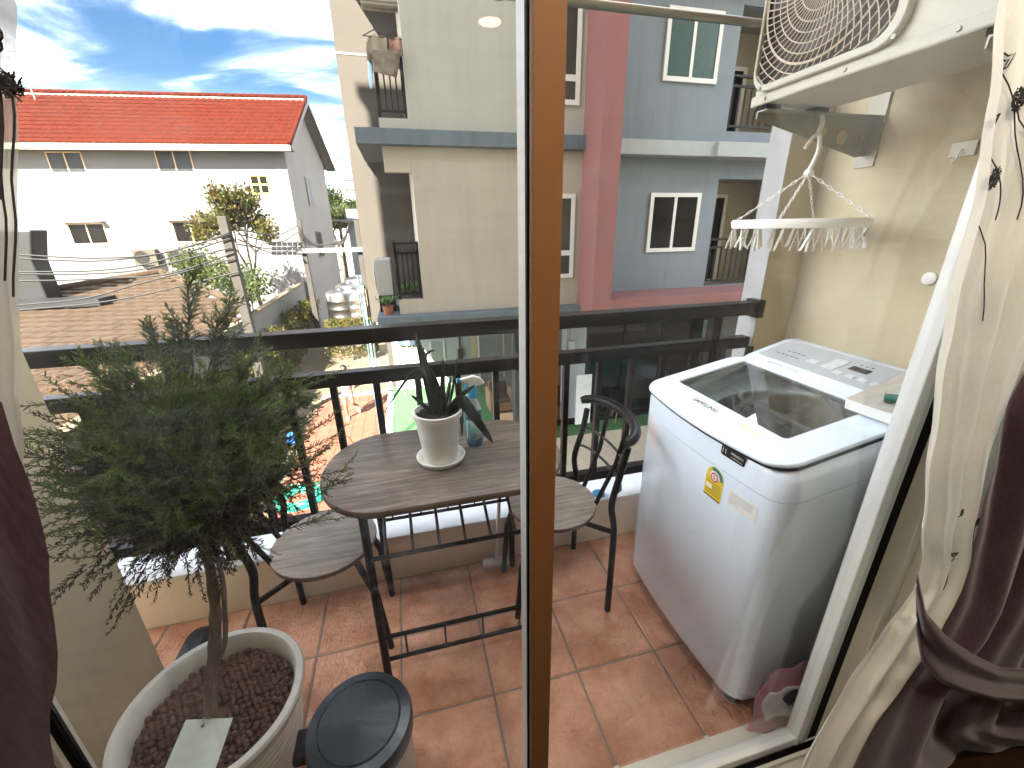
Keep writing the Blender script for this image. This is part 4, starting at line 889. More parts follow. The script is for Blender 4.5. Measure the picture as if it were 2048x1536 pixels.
# a far white car on the lane
cc = onY(657, 522, 62)
def car(label, x, y, z, s=1.0, cm='win_white'):
    t = thing('parked_car', label, 'car', (x, y, z)); h = Vector((x, y, z))
    prof = [(-.9, .35), (-.92, .75), (-.82, .95), (-.72, 1.02), (.72, 1.02), (.82, .95), (.92, .75), (.9, .35)]
    MB().prism([h + Vector((q[0], -2.1, q[1])) for q in prof], (0, 4.2, 0)).build('body', cm, t, bevel=0.08)
    MB().add([h + Vector(q) for q in ((-.75, -1.1, 1.0), (.75, -1.1, 1.0), (.75, 1.9, 1.0), (-.75, 1.9, 1.0), (-.6, -.3, 1.52), (.6, -.3, 1.52), (.6, 1.3, 1.52), (-.6, 1.3, 1.52))], [(0, 3, 2, 1), (4, 5, 6, 7), (0, 1, 5, 4), (1, 2, 6, 5), (2, 3, 7, 6), (3, 0, 4, 7)]).build('cabin', cm, t, bevel=0.06)
    MB().add([h + Vector(q) for q in ((-.66, -1.06, 1.06), (.66, -1.06, 1.06), (.54, -.36, 1.46), (-.54, -.36, 1.46))], [(0, 1, 2, 3)]).build('windscreen', 'pane_dark', t, solid=0.02)
    for sx in (-1, 1):
        MB().box(x + sx * .65 - .14, x + sx * .65 + .14, y - 2.13, y - 2.09, z + .62, z + .78).build('headlight', 'galv', t)
        for yy in (-1.3, 1.3): MB().lathe([(.32, -.1), (.34, 0), (.32, .1)], (x + sx * .82, y + yy, z + .34), 18, axis=(1, 0, 0)).build('wheel', 'rubber', t, True)
car('small white car parked far down the lane', cc.x, 62, GZ)
# pipes beside the pier, and cleaning tools leaning at its foot
pm = mat('pipe_blue', (0.055, 0.13, 0.17), 0.5)
wp = thing('water_pipes', 'pale blue and white water pipes running up beside the pier', 'pipes', (-0.9, 9.6, GZ))
for k, (m_, x) in enumerate((('pipe_blue', -0.82), ('win_white', -0.89), ('pipe_blue', -0.95))): MB().cyl((x, 9.62, GZ), (x, 9.62, -0.4 + .5 * k), 0.015, 8).build('pipe', m_, wp, True)
for k, (m_, px, nm) in enumerate((('cl_blue', 812, 'broom with blue bristles leaning by the ground floor wall'), ('pipe_blue', 800, 'mop with bright blue head leaning by the ground floor wall'), ('cl_navy', 822, 'dark blue brush leaning by the ground floor wall'))):
    q = onY(px, 690, GYW - .1); t = thing('broom', nm, 'broom', (q.x, GYW - .3, GZ + .03))
    MB().cyl((q.x, GYW - .40, GZ + .03), (q.x + .03, GYW - .06, q.z), 0.013, 8).build('handle', 'wood_top', t, True)
    MB().obox((q.x + .03, GYW - .09, q.z + .10), (.10, 0, 0), (0, .03, 0), (0, 0, .12)).build('bristles', m_, t, bevel=0.02)
bk = onZ(852, 765, GZ + .05); t = thing('bucket', 'white bucket standing at the end of the turf', 'bucket', (bk.x, bk.y, GZ + .03))
MB().lathe([(.12, 0), (.16, .30), (.15, .30), (.11, .02)], (bk.x, bk.y, GZ + .032), 20, capt=True).build('pail', 'white_plastic', t, True)
MB().tube([(bk.x + .15 * math.cos(k * .524), bk.y, GZ + .32 + .12 * math.sin(k * .524)) for k in range(7)], 0.005, 6).build('handle', 'galv', t, True)
# garden hose coil and cord
hz = onZ(600, 1000, GZ + .03); hm = MB(); pts = []
for k in range(330):
    an_ = k * 0.16; r_ = .34 + .06 * math.sin(k * .37) + .05 * math.sin(k * .083); pts.append((hz.x + 0.03 * math.sin(k * .21) + math.cos(an_) * r_ * 1.05, hz.y + math.sin(an_) * r_, GZ + .045 + .10 * (k / 330) + .02 * math.sin(k * .5)))
tag(hm.tube(pts, 0.018, 7).build('garden_hose', mat('hose_green', (0.0140, 0.2520, 0.1680), 0.4), None, True), 'coil of bright green garden hose lying on the concrete', 'hose')
b_ = onZ(590, 880, GZ + .1); t = thing('toy_cart', 'small blue thing lying on the path beyond the shrub', 'toy', (b_.x, b_.y, GZ + .02))
MB().box(b_.x - .16, b_.x + .16, b_.y - .12, b_.y + .12, GZ + .06, GZ + .28).build('tub', mat('toy_blue', (0.03, 0.16, 0.62), 0.35), t, bevel=0.03)
for sx in (-.12, .12): MB().lathe([(.05, -.02), (.05, .02)], (b_.x + sx, b_.y - .13, GZ + .07), 12, axis=(0, 1, 0)).build('wheel', 'rubber', t)
tag(MB().tube(smoothpts([onZ(x, y, GZ + .055) for x, y in ((690, 905), (680, 885), (640, 892), (650, 878), (690, 872), (705, 885))]), 0.008, 5).build('loose_cord', 'cable', None, True), 'thin dark cord lying loose on the red pavers', 'cord')

# ================================================================== PERSON WALKING ON THE RED PAVERS
def skinmesh(name, verts, edges, radii, m, parent, root=0, sub=2):
    me = bpy.data.meshes.new(name); me.from_pydata([tuple(v) for v in verts], edges, []); o = bpy.data.objects.new(name, me); COL.objects.link(o)
    o.modifiers.new('skin', 'SKIN').use_smooth_shade = True
    sd = me.skin_vertices[0].data
    for i, r in enumerate(radii):
        rr_ = r if isinstance(r, tuple) else (r, r); sd[i].radius = rr_; sd[i].use_root = (i == root)
    s = o.modifiers.new('sub', 'SUBSURF'); s.levels = sub; s.render_levels = sub
    me.materials.append(MATS[m]); attach(o, parent); return o
mat('skin', (0.2310, 0.1265, 0.0825), 0.55); mat('hair', (0.0060, 0.0042, 0.0036), 0.5); mat('top_pink', (0.5920, 0.4400, 0.4480), 0.9, col2=(0.1056, 0.1003, 0.0977), vscale=9); mat('shorts_pink', (0.62, 0.28, 0.30), 0.9); mat('shoe', (0.74, 0.72, 0.62), 0.6)
fp = onZ(698, 836, GZ + .045); px_, py_ = fp.x, fp.y
person = thing('person', 'person in pink and white top walking on the red pavers', 'person', (px_, py_, GZ + .04))
def q(x, y, z): return Vector((px_ + x, py_ + y, GZ + .04 + z))
V = [q(.06, 0, .86), q(.06, 0, 1.0), q(.06, -.02, 1.18), q(.06, -.02, 1.31), q(.06, -.03, 1.39), q(.06, -.05, 1.47), q(.06, -.05, 1.56),   # 0-6 spine, head
     q(-.03, 0, .84), q(-.025, -.10, .47), q(-.02, .0, .08), q(-.02, -.13, .035),       # 7-10 planted leg
     q(.15, 0, .84), q(.17, -.06, .48), q(.25, .28, .24), q(.27, .20, .12),              # 11-14 lifted leg
     q(-.09, -.02, 1.29), q(-.17, .03, 1.06), q(-.21, -.12, .88), q(-.22, -.17, .81),    # 15-18 arm
     q(.21, -.02, 1.29), q(.29, .0, 1.06), q(.27, -.18, .95), q(.26, -.24, .91)]        # 19-22 arm
E_ = [(0, 1), (1, 2), (2, 3), (3, 4), (4, 5), (5, 6), (0, 7), (7, 8), (8, 9), (9, 10), (0, 11), (11, 12), (12, 13), (13, 14), (3, 15), (15, 16), (16, 17), (17, 18), (3, 19), (19, 20), (20, 21), (21, 22)]
Rr = [(.13, .10), (.115, .085), (.12, .09), (.11, .075), .045, .085, .07, .085, .058, .036, .03, .085, .058, .036, .03, .05, .038, .03, .028, .05, .038, .03, .028]
skinmesh('body', V, E_, Rr, 'skin', person)
skinmesh('top', [q(.06, 0, .88), q(.06, 0, 1.02), q(.06, -.02, 1.18), q(.06, -.02, 1.32), q(-.09, -.02, 1.29), q(-.15, .02, 1.12), q(.21, -.02, 1.29), q(.27, 0, 1.12)], [(0, 1), (1, 2), (2, 3), (3, 4), (4, 5), (3, 6), (6, 7)], [(.165, .13), (.145, .11), (.14, .105), (.12, .085), .062, .055, .062, .055], 'top_pink', person)
skinmesh('shorts', [q(.06, 0, .90), q(.06, 0, .84), q(-.03, 0, .80), q(-.028, -.04, .64), q(.15, 0, .80), q(.16, -.03, .64)], [(0, 1), (1, 2), (2, 3), (1, 4), (4, 5)], [(.14, .11), (.14, .11), .10, .085, .10, .085], 'shorts_pink', person)
skinmesh('hair', [q(.06, .0, 1.60), q(.06, .03, 1.52), q(.06, .05, 1.40), q(.06, .06, 1.28)], [(0, 1), (1, 2), (2, 3)], [.075, .10, .07, .05], 'hair', person)
MB().obox(q(-.02, -.07, .03), (.045, 0, 0), (0, .12, 0), (0, 0, .032)).build('shoe', 'shoe', person, bevel=0.02, seg=3)
MB().obox(q(.27, .22, .15), (.045, 0, 0), (0, .06, -.10), (0, .03, .018)).build('shoe', 'shoe', person, bevel=0.015, seg=3)
# ================================================================== WASHING MACHINE
def rrect(x0, x1, y0, y1, r, n=6, bulge=0.0, m=8):
    """rounded rectangle loop, counter-clockwise from the front (-X) side; front side can bulge"""
    P = []
    def arc(cx_, cy__, a0):
        for k in range(n + 1): a = a0 + (math.pi / 2) * k / n; P.append((cx_ + r * math.cos(a), cy__ + r * math.sin(a)))
    arc(x1 - r, y1 - r, 0)
    for k in range(1, m): P.append((x1 - r + (x0 - x1 + 2 * r) * k / m, y1))
    arc(x0 + r, y1 - r, math.pi / 2)
    for k in range(1, m): P.append((x0, y1 - r + (y0 - y1 + 2 * r) * k / m))
    arc(x0 + r, y0 + r, math.pi)
    for k in range(1, m): P.append((x0 + r + (x1 - x0 - 2 * r) * k / m, y0))
    arc(x1 - r, y0 + r, 1.5 * math.pi)
    for k in range(1, m): P.append((x1, y0 + r + (y1 - y0 - 2 * r) * k / m))
    yc, hw_ = (y0 + y1) / 2, (y1 - y0) / 2; xm = (x0 + x1) / 2
    return [(x - (bulge * max(0, 1 - ((y - yc) / hw_) ** 2) * max(0, (xm - x) / (xm - x0)) ** 2), y) for x, y in P]
def loft(loops, capb=True, capt=True):
    m = MB(); n = len(loops[0]); vs = [v for l in loops for v in l]; fs = []
    for i in range(len(loops) - 1): fs += [(i * n + k, i * n + (k + 1) % n, (i + 1) * n + (k + 1) % n, (i + 1) * n + k) for k in range(n)]
    if capb: fs.append(tuple(range(n))[::-1])
    if capt: fs.append(tuple(range((len(loops) - 1) * n, len(loops) * n)))
    return m.add(vs, fs)
def ringplate(outer, inner, off):
    n = len(outer); o = [Vector(p) for p in outer]; i_ = [Vector(p) for p in inner]; off = Vector(off); m = MB()
    vs = o + i_ + [p + off for p in o] + [p + off for p in i_]; fs = []
    for k in range(n):
        l = (k + 1) % n; fs += [(k, l, n + l, n + k), (2 * n + k, 3 * n + k, 3 * n + l, 2 * n + l), (k, 2 * n + k, 2 * n + l, l), (n + k, n + l, 3 * n + l, 3 * n + k)]
    return m.add(vs, fs)
WX0, WX1, WY0, WY1 = 0.868, 1.53, 0.672, 1.328
def zt(x): return 0.917 + 0.195 * (x - 0.89)
wm = thing('washing_machine', 'white top loading washing machine with glass lid', 'washing machine', (1.2, 1.0, 0))
BU = 0.022
base = rrect(WX0, WX1, WY0, WY1, 0.055, bulge=BU)
def lvl(t, ins=0.0, z0=0.075):
    L_ = rrect(WX0 + ins, WX1 - ins, WY0 + ins, WY1 - ins, 0.055, bulge=BU)
    return [(x, y, z0 + t * (zt(x) - z0)) for x, y in L_]
loft([lvl(0, .012), lvl(.015), lvl(.892), lvl(.8925, .0035), lvl(.8965, .0035), lvl(.897), lvl(.97), lvl(.99, .006), lvl(1.0, .016)], True, False).build('cabinet', 'wm_white', wm, True, angle=50)
loft([lvl(.8928, .0028), lvl(.8962, .0028)], False, False).build('seam', mat('wm_seam', (0.10, 0.11, 0.12), .6), wm)
loft([[(x, y, .02) for x, y in rrect(WX0 + .05, WX1 - .03, WY0 + .03, WY1 - .03, .05)], [(x, y, .09) for x, y in rrect(WX0 + .04, WX1 - .02, WY0 + .02, WY1 - .02, .05)]]).build('base', mat('wm_black', (0.00225, 0.00210, 0.00210), 0.6), wm)
for x in (WX0 + .07, WX1 - .07):
    for y in (WY0 + .07, WY1 - .07): MB().lathe([(.028, 0), (.028, .012), (.018, .02)], (x, y, .0015), 14).build('foot', 'rubber', wm, True)
# lid: dark gap, white frame, glass
nrm = Vector((-0.195, 0, 1)).normalized()
def onlid(P, h=0.0): return [Vector((x, y, zt(x))) + nrm * h for x, y in P]
lo = rrect(0.853, 1.262, WY0 + .012, WY1 - .012, 0.06, bulge=0.03); li = rrect(0.957, 1.24, 0.782, 1.253, 0.012)
ringplate(onlid(rrect(0.859, 1.262, WY0 + .016, WY1 - .016, 0.06, bulge=0.028), 0.002), onlid(rrect(0.965, 1.238, .79, 1.245, .012), 0.002), nrm * .012).build('lid_gap', 'wm_black', wm)
ringplate(onlid(lo, .0142), onlid(li, .0142), nrm * .013).build('lid_frame', 'wm_white', wm, True, bevel=0.004, angle=30)
glassmat('lid_glass', 0.42, (0.86, 0.90, 0.90), seed=5.0, refl=2.4)  # strong pale film paints the greyish reflection on the lid
loft([onlid(rrect(0.953, 1.244, 0.778, 1.257, 0.012), .018), onlid(rrect(0.953, 1.244, 0.778, 1.257, 0.012), .0225)]).build('lid_glass', 'lid_glass', wm)
cxx, cyy = 1.14, 0.995; circ = []
for x, y in rrect(0.93, 1.50, 0.70, 1.29, 0.012): a = math.atan2(y - cyy, x - cxx); circ.append((cxx + .215 * math.cos(a), cyy + .215 * math.sin(a)))
ringplate(onlid(rrect(0.93, 1.50, 0.70, 1.29, 0.012), -.045), onlid(circ, -.075), (0, 0, -.008)).build('tub_cover', mat('wm_inner', (0.74, 0.82, 0.86), 0.35), wm, True)
MB().lathe([(.215, -.09), (.205, -.12), (.205, -.50), (.02, -.52)], (cxx, cyy, .93), 40, capb=False).build('drum', mat('drum_steel', (0.30, 0.30, 0.29), 0.35, metal=0.6), wm, True)
MB().lathe([(.222, -.02), (.222, .01), (.19, .012), (.19, -.02)], (cxx, cyy, .845), 40, capb=False, capt=False).build('balance_ring', mat('ring_dark', (0.0275, 0.0275, 0.0250), 0.4), wm, True)
# console
cp_ = [(1.262, .975), (1.262, 1.004), (1.30, 1.022), (1.47, 1.066), (1.505, 1.066), (1.528, 1.045), (1.53, .975)]
def cons(ins): return [[Vector((x, y, z - (ins if z > 1.0 else 0))) for x, z in cp_] for y in ()]
csl = []
for y, ins in ((WY0 + .004, .022), (WY0 + .014, .008), (WY0 + .035, 0), (WY1 - .035, 0), (WY1 - .014, .008), (WY1 - .004, .022)):
    csl.append([Vector((x + (ins * .4 if x < 1.4 else -ins * .4), y, max(.975, z - ins))) for x, z in cp_])
loft(csl).build('console', 'wm_white', wm, True, angle=50)
ca, cb_ = Vector((1.303, 0, 1.0235)), Vector((1.468, 0, 1.0662)); cdv = (cb_ - ca); cn = Vector((-cdv.z, 0, cdv.x)).normalized()
def onc(y, t, h=0.0): return Vector((0, y, 0)) + ca + cdv * t + cn * h
def cbox(y0, y1, t0, t1, h0, h1): m = MB(); return m.add([onc(y, t, h) for h in (h0, h1) for y, t in ((y0, t0), (y1, t0), (y1, t1), (y0, t1))], [(0, 3, 2, 1), (4, 5, 6, 7), (0, 1, 5, 4), (1, 2, 6, 5), (2, 3, 7, 6), (3, 0, 4, 7)])
pl_ = []
for x, y in rrect(.0, 1., .715, 1.275, .03): pl_.append((y, x))
loft([[onc(y, min(1, max(0, (t - .5) * .94 + .5)), .001) for y, t in pl_], [onc(y, min(1, max(0, (t - .5) * .94 + .5)), .003) for y, t in pl_]]).build('control_panel', mat('wm_panel', (0.44, 0.47, 0.49), 0.3, coat=0.3), wm)
cbox(.925, .985, .50, .66, .003, .0045).build('display', mat('wm_display', (0.0120, 0.0128, 0.0140), 0.15), wm)
mat('wm_key', (0.60, 0.63, 0.64), 0.35); mat('wm_print', (0.0500, 0.0550, 0.0650), 0.5)
for y, t0, t1, w in ((1.03, .30, .50, .022), (1.03, .54, .74, .022), (1.09, .32, .46, .018), (.985, .22, .34, .014), (.945, .22, .34, .014), (.905, .22, .34, .014), (.865, .22, .34, .014), (.825, .22, .34, .014), (.785, .22, .34, .014)):
    cbox(y - w, y + w, t0, t1, .003, .0055).build('button', 'wm_key', wm, bevel=0.001)
for k in range(9): cbox(1.14 + .02 * (k % 5), 1.153 + .02 * (k % 5), .30 + .18 * (k // 5), .33 + .18 * (k // 5), .003, .0034).build('mark', 'wm_print', wm)
for k in range(3): cbox(.935 + .018 * k, .941 + .018 * k, .74, .78, .003, .0034).build('mark', 'wm_print', wm)
YD = Vector((0, -1, 0)); lup = Vector((1, 0, .195)).normalized()
text('brand_lettering', 'SAMSUNG', 0.025, mat('wm_logo', (0.0150, 0.0165, 0.0180), 0.3), Vector((.915, 1.05, zt(.915))) + nrm * .0278, YD, lup, wm, 0.0004)
text('lid_note', 'wobble\nmagic dispenser', 0.012, mat('wm_note', (0.0150, 0.0700, 0.1300), 0.5), Vector((1.215, .98, zt(1.215))) + nrm * .0232, YD, lup, wm, 0.0003)
text('lid_note', 'magic filter', 0.012, 'wm_note', Vector((1.215, .86, zt(1.215))) + nrm * .0232, YD, lup, wm, 0.0003)
text('console_note', 'digital inverter    ecobubble', 0.012, mat('wm_note2', (0.25, 0.30, 0.34), 0.5), onc(1.13, -.13, .004), YD, cdv, wm, 0.0003)
stk = [onP(px, py, Vector((.89, 1, zt(.89))) + nrm * .0278, nrm) for px, py in ((1470, 843), (1492, 846), (1508, 856), (1522, 866), (1528, 872), (1505, 872), (1488, 862), (1476, 852))]
MB().prism(stk, nrm * .0005).build('torn_sticker', mat('torn_paper', (0.78, 0.74, 0.62), 0.7), wm)
# stickers on the front
def fx(y): hw_ = (WY1 - WY0) / 2; return WX0 - BU * max(0, 1 - ((y - (WY0 + WY1) / 2) / hw_) ** 2)
UPV = Vector((0, 0, 1))
def sticker(y0, y1, z0, z1, h, m, nm, r=0.004, hh=.0006):
    ns = 8; P = rrect(y0, y1, z0, z1, r, 3, 0, 4)
    loft([[Vector((fx(y) - h, y, z)) for y, z in P], [Vector((fx(y) - h - hh, y, z)) for y, z in P]]).build(nm, m, wm)
sticker(.80, .885, .872, .902, .0005, mat('st_black', (0.0036, 0.0036, 0.0054), 0.3), 'warranty_sticker', .006)
text('warranty_text', 'WARRANTY', .0105, 'white_plastic', Vector((fx(.835) - .0016, .832, .891)), YD, UPV, wm, .0003)
text('warranty_text', 'DIGITAL INVERTER MOTOR', .0042, 'white_plastic', Vector((fx(.835) - .0016, .832, .880)), YD, UPV, wm, .0003)
text('warranty_text', '11', .022, 'white_plastic', Vector((fx(.872) - .0016, .873, .887)), YD, UPV, wm, .0003)
mat('st_yellow', (0.74, 0.52, 0.02), 0.4); mat('st_green', (0.01, 0.17, 0.12), 0.4); mat('st_red', (0.55, 0.03, 0.06), 0.4); mat('st_white', (0.76, 0.76, 0.72), 0.4); mat('st_grey', (0.40, 0.42, 0.42), 0.5); mat('st_dark', (0.0200, 0.0200, 0.0240), 0.5)
sticker(.856, .924, .712, .784, .0005, 'st_yellow', 'energy_label', .003)
def fan(r0, r1, a0, a1, h, m, nm, cyc=.89, czc=.784):
    P0, P1 = [], []
    for k in range(15):
        a = R(a0 + (a1 - a0) * k / 14); y = cyc - r1 * math.cos(a); P0.append(Vector((fx(cyc) - h, y, czc + r1 * math.sin(a)))); P1.append(Vector((fx(cyc) - h, cyc - r0 * math.cos(a), czc + r0 * math.sin(a))))
    MB().add(P0 + P1, [(k, k + 1, 15 + k + 1, 15 + k) for k in range(14)]).build(nm, m, wm, solid=.0005)
fan(.0001, .034, 0, 180, .0010, 'st_yellow', 'energy_arch'); fan(.022, .033, 2, 118, .0016, 'st_green', 'energy_arc'); fan(.010, .022, 2, 178, .0016, 'st_white', 'energy_arc')
MB().lathe([(.0155, 0), (.0155, .0004)], (fx(.89) - .0018, .89, .785), 24, axis=(-1, 0, 0)).build('energy_badge', 'st_red', wm)
MB().lathe([(.011, 0), (.011, .0004)], (fx(.89) - .0024, .89, .785), 24, axis=(-1, 0, 0)).build('energy_badge', 'st_white', wm)
text('energy_number', '5', .022, 'st_red', Vector((fx(.89) - .0032, .89, .785)), YD, UPV, wm, .0003)
sticker(.895, .918, .742, .756, .0012, 'st_white', 'energy_field', .002)
for k in range(5): sticker(.862, .893 if k in (1, 2) else .918, .762 - k * .0085, .7637 - k * .0085, .0012, 'st_dark', 'print_line', .0007)
sticker(.857, .923, .7125, .7165, .0012, 'st_dark', 'print_line', .001)
sticker(.735, .832, .735, .785, .0005, 'st_white', 'rating_label', .003)
for k in range(6): sticker(.750 if k < 4 else .79, .826, .776 - k * .0065, .7778 - k * .0065, .0012, 'st_grey', 'print_line', .0008)

# white box on the machine with the lighter on it
bxz = 1.028
bx_ = thing('white_box', 'flat white box with stained top lying on the washing machine', 'box', (1.30, .75, bxz))
e1 = Vector((.2, .04, .022)); 
MB().obox((1.285, .735, bxz + .017), (.115, .012, .021), (-.008, .085, 0), (-.002, 0, .015)).build('box_body', 'white_plastic', bx_, bevel=0.003)
MB().obox((1.283, .735, bxz + .0335), (.114, .012, .021), (-.008, .084, 0), (-.0002, 0, .001)).build('box_top', mat('stained', (0.46, 0.42, 0.35), 0.5, col2=(0.62, 0.58, 0.50), vscale=30), bx_)
lt = thing('lighter', 'green plastic lighter lying on the white box', 'lighter', (1.225, .70, bxz + .035))
def lbox(nm, m, a, b, r, t_): MB().tube([a, b], r, 12).build(nm, m, t_, True)
lbox('lighter_body', mat('lighter_green', (0.0120, 0.1320, 0.0840), 0.2, coat=.5), (1.205, .745, bxz + .034), (1.235, .695, bxz + .041), .0115, lt)
lbox('lighter_cap', mat('lighter_metal', (0.1500, 0.1400, 0.1200), 0.3, metal=.8), (1.2355, .694, bxz + .041), (1.243, .681, bxz + .043), .0105, lt)
lt2 = thing('metal_tin', 'small dull metal tin beside the green lighter', 'tin', (1.20, .685, bxz + .03))
lbox('tin_body', 'lighter_metal', (1.185, .700, bxz + .029), (1.195, .672, bxz + .030), .011, lt2)

# ================================================================== AIR CONDITIONER ON THE RIGHT WALL
ac = thing('air_conditioner', 'large cream outdoor unit on brackets above the washing machine', 'air conditioner', (1.4, 1.07, 1.89))
AX0, AX1, AY0, AY1, AZ0, AZ1 = 1.25, 1.56, 0.66, 1.462, 1.905, 2.46
MB().box(AX0 + .012, AX1, AY0, AY1, AZ0, AZ1).build('case', 'ac_cream', ac, bevel=0.01)
MB().box(AX0 + .004, AX1 - .01, AY0 - .004, AY1 + .004, AZ0 - .022, AZ0 + .012).build('base_pan', 'ac_cream', ac, bevel=0.006)
gy0, gy1, gz0, gz1 = 1.005, 1.447, 1.938, 2.40
def yz(P, x): return [Vector((x, y, z)) for y, z in P]
og = rrect(gy0 - .028, gy1 + .010, gz0 - .022, gz1 + .03, .07); ig = rrect(gy0, gy1, gz0, gz1, .055)
ringplate(yz(og, AX0 + .012), yz(ig, AX0 + .012), (-.022, 0, 0)).build('grille_frame', 'ac_cream', ac, True, bevel=0.004, angle=35)
MB().box(AX0 + .006, AX0 + .0115, gy0 - .005, gy1 + .002, gz0 - .005, gz1 + .005).build('fan_cavity', mat('cavity', (0.0158, 0.0117, 0.0099), 0.8), ac)
gm = MB(); gcy, gcz = 1.232, 2.165; gx = AX0 - .004
def ingr(y, z):
    r = .05; dy = max(gy0 + r - y, y - gy1 + r, 0); dz = max(gz0 + r - z, z - gz1 + r, 0)
    return dy * dy + dz * dz < r * r
def seg(P, rad):
    cur = []
    for y, z in P:
        if ingr(y, z): cur.append((gx, y, z))
        else:
            if len(cur) > 1: gm.tube(cur, rad, 4)
            cur = []
    if len(cur) > 1: gm.tube(cur, rad, 4)
for k in range(60):                                  # swirling spokes
    a0 = 6.28318 * k / 60; seg([(gcy + r * math.cos(a0 + r * 2.2), gcz + r * math.sin(a0 + r * 2.2)) for r in [.035 + .012 * i for i in range(26)]], .0017)
for k, r in enumerate([.035, .06, .085, .11, .135, .16, .185, .21, .235, .26, .285, .31]): seg([(gcy + r * math.cos(t * .0524), gcz + r * math.sin(t * .0524)) for t in range(121)], .0034 if k in (0, 7) else .0017)
gm.build('grille', mat('ac_wire', (0.5760, 0.5040, 0.4240), 0.4), ac)
fb = MB()
for k in range(3):
    a0 = k * 2.094
    def bl(u, v_): r = .05 + .15 * u; a = a0 + (v_ - .5) * 1.3 + u * .4; return Vector((AX0 + .006 - .006 * v_, gcy + r * math.cos(a), gcz + r * math.sin(a)))
    fb.grid(bl, 6, 6)
fb.build('fan_blade', mat('fan_grey', (0.0500, 0.0425, 0.0375), 0.5), ac, True, solid=.002)
for y in (gy0 - .012, gy1 - .03): MB().lathe([(.007, 0), (.006, .004)], (AX0 - .0098, y, gz0 - .008), 10, axis=(-1, 0, 0)).build('screw', 'galv', ac)
for y in (.86, 1.12, 1.40): MB().lathe([(.006, 0), (.005, .004)], (AX0 + .0035, y, AZ0 - .006), 10, axis=(-1, 0, 0)).build('screw', 'galv', ac)
for yb in (1.43, 0.80):
    br = MB()
    tip, rt, rb = (AX0 + .01, 1.868), (1.785, 1.868), (1.785, 1.735)
    pr = [(AX0 + .01, 1.845), (AX0 + .01, 1.868), (1.785, 1.868), (1.785, 1.74), (1.74, 1.735)]
    holes = []
    br.prism([Vector((x, yb, z)) for x, z in pr], (0, .004, 0))
    br.box(AX0 + .01, 1.785, yb - .04, yb, 1.864, 1.868)
    o = br.build('bracket', 'galv', ac)
    MB().box(1.782, 1.789, yb - .045, yb + .03, 1.70, 2.00).build('wall_plate', 'galv', ac)
    for x, z, r_ in ((1.655, 1.80, .024), (1.56, 1.815, .017)): MB().lathe([(r_, 0), (r_, .001)], (x, yb - .0005, z), 24, axis=(0, -1, 0)).build('bracket_hole', 'wall_beige', ac)
    for z in (1.76, 1.80, 1.85): MB().lathe([(.009, 0), (.009, .008)], (1.745, yb - .001, z), 6, axis=(0, -1, 0)).build('bolt', 'galv', ac)
    for x in (1.29, 1.50): MB().box(x - .03, x + .03, yb - .035, yb + .01, 1.868, 1.883).build('rubber_foot', 'rubber', ac)
dp = thing('drying_pole', 'dull steel drying pole running overhead behind the outdoor unit', 'pole', (0.4, 1.49, 2.14))
MB().tube([(-1.3, 1.49, 2.138), (1.788, 1.49, 2.138)], 0.0128, 14).build('tube', 'steel', dp, True)
for x in (-1.0, 0.35):
    MB().box(x - .012, x + .012, .66, 1.50, 2.151, 2.163).build('wall_arm', 'galv', dp)
    MB().lathe([(.016, -.012), (.016, .012)], (x, 1.49, 2.138), 14, axis=(1, 0, 0)).build('collar', 'galv', dp)
# ================================================================== CLOTHESPIN RING
rg = thing('clothespin_hanger', 'white round clothespin hanger hooked on the left bracket', 'hanger', (1.50, 1.40, 1.50))
HC = Vector((1.50, 1.40, 0)); RR = 0.225
MB().lathe([(RR - .014, 1.487), (RR, 1.483), (RR + .006, 1.50), (RR + .002, 1.514), (RR - .012, 1.514), (RR - .016, 1.50), (RR - .014, 1.487)], HC, 56, capb=False, capt=False).build('ring', 'white_plastic', rg, True, angle=60)
MB().tube([HC + Vector((-RR, 0, 1.50)), HC + Vector((RR, 0, 1.50))], .006, 8).tube([HC + Vector((0, -RR, 1.50)), HC + Vector((0, RR, 1.50))], .006, 8).build('crossbar', 'white_plastic', rg, True)
hub = HC + Vector((0.005, 0, 1.675))
MB().lathe([(.006, -.012), (.016, -.006), (.016, .004), (.008, .014)], hub, 16).build('hub', 'white_plastic', rg, True)
hk = [hub + Vector(p) for p in ((0, 0, .01), (.012, 0, .04), (.022, 0, .075), (.016, 0, .115), (.004, 0, .13), (.012, 0, .155), (.02, .01, .178), (.016, .02, .196), (.004, .032, .2005), (-.006, .04, .198))]
MB().tube(smoothpts(hk), .0075, 10).tube(smoothpts([hub + Vector(p) for p in ((.006, 0, .125), (-.012, 0, .118), (-.03, 0, .095), (-.042, 0, .08))]), .006, 8).build('hook', 'white_plastic', rg, True)
for k in range(4):
    a = .5 + k * 1.5708; e_ = HC + Vector((RR * math.cos(a), RR * math.sin(a), 1.512)); d = e_ - hub; n_ = 13; cm_ = MB()
    dn, u_, w_ = basis(d)
    for i in range(n_):
        c_ = hub + d * ((i + .5) / n_); l_ = d.length / n_ * .68; s_ = u_ if i % 2 else w_
        cm_.tube([c_ + dn * (l_ * math.cos(t * .785)) + s_ * (.0042 * math.sin(t * .785)) for t in range(8)], .0014, 5, closed=True)
    cm_.build('chain', 'white_plastic', rg)
mat('pin_plastic', (0.5920, 0.5760, 0.5120), 0.3)
def pin():
    m = MB()
    for s in (-1, 1): m.obox((s * .006, 0, -.032), (.0012, 0, 0), (0, .0045, 0), (s * -.006, 0, .026)); 
    m.obox((0, 0, -.004), (.002, 0, 0), (0, .002, 0), (0, 0, .008))
    m.tube([(.0055 * math.cos(t * .785), 0, -.03 + .0055 * math.sin(t * .785)) for t in range(8)], .0012, 4, closed=True)
    return m
pm_ = shared(pin(), 'clothespin', 'pin_plastic')
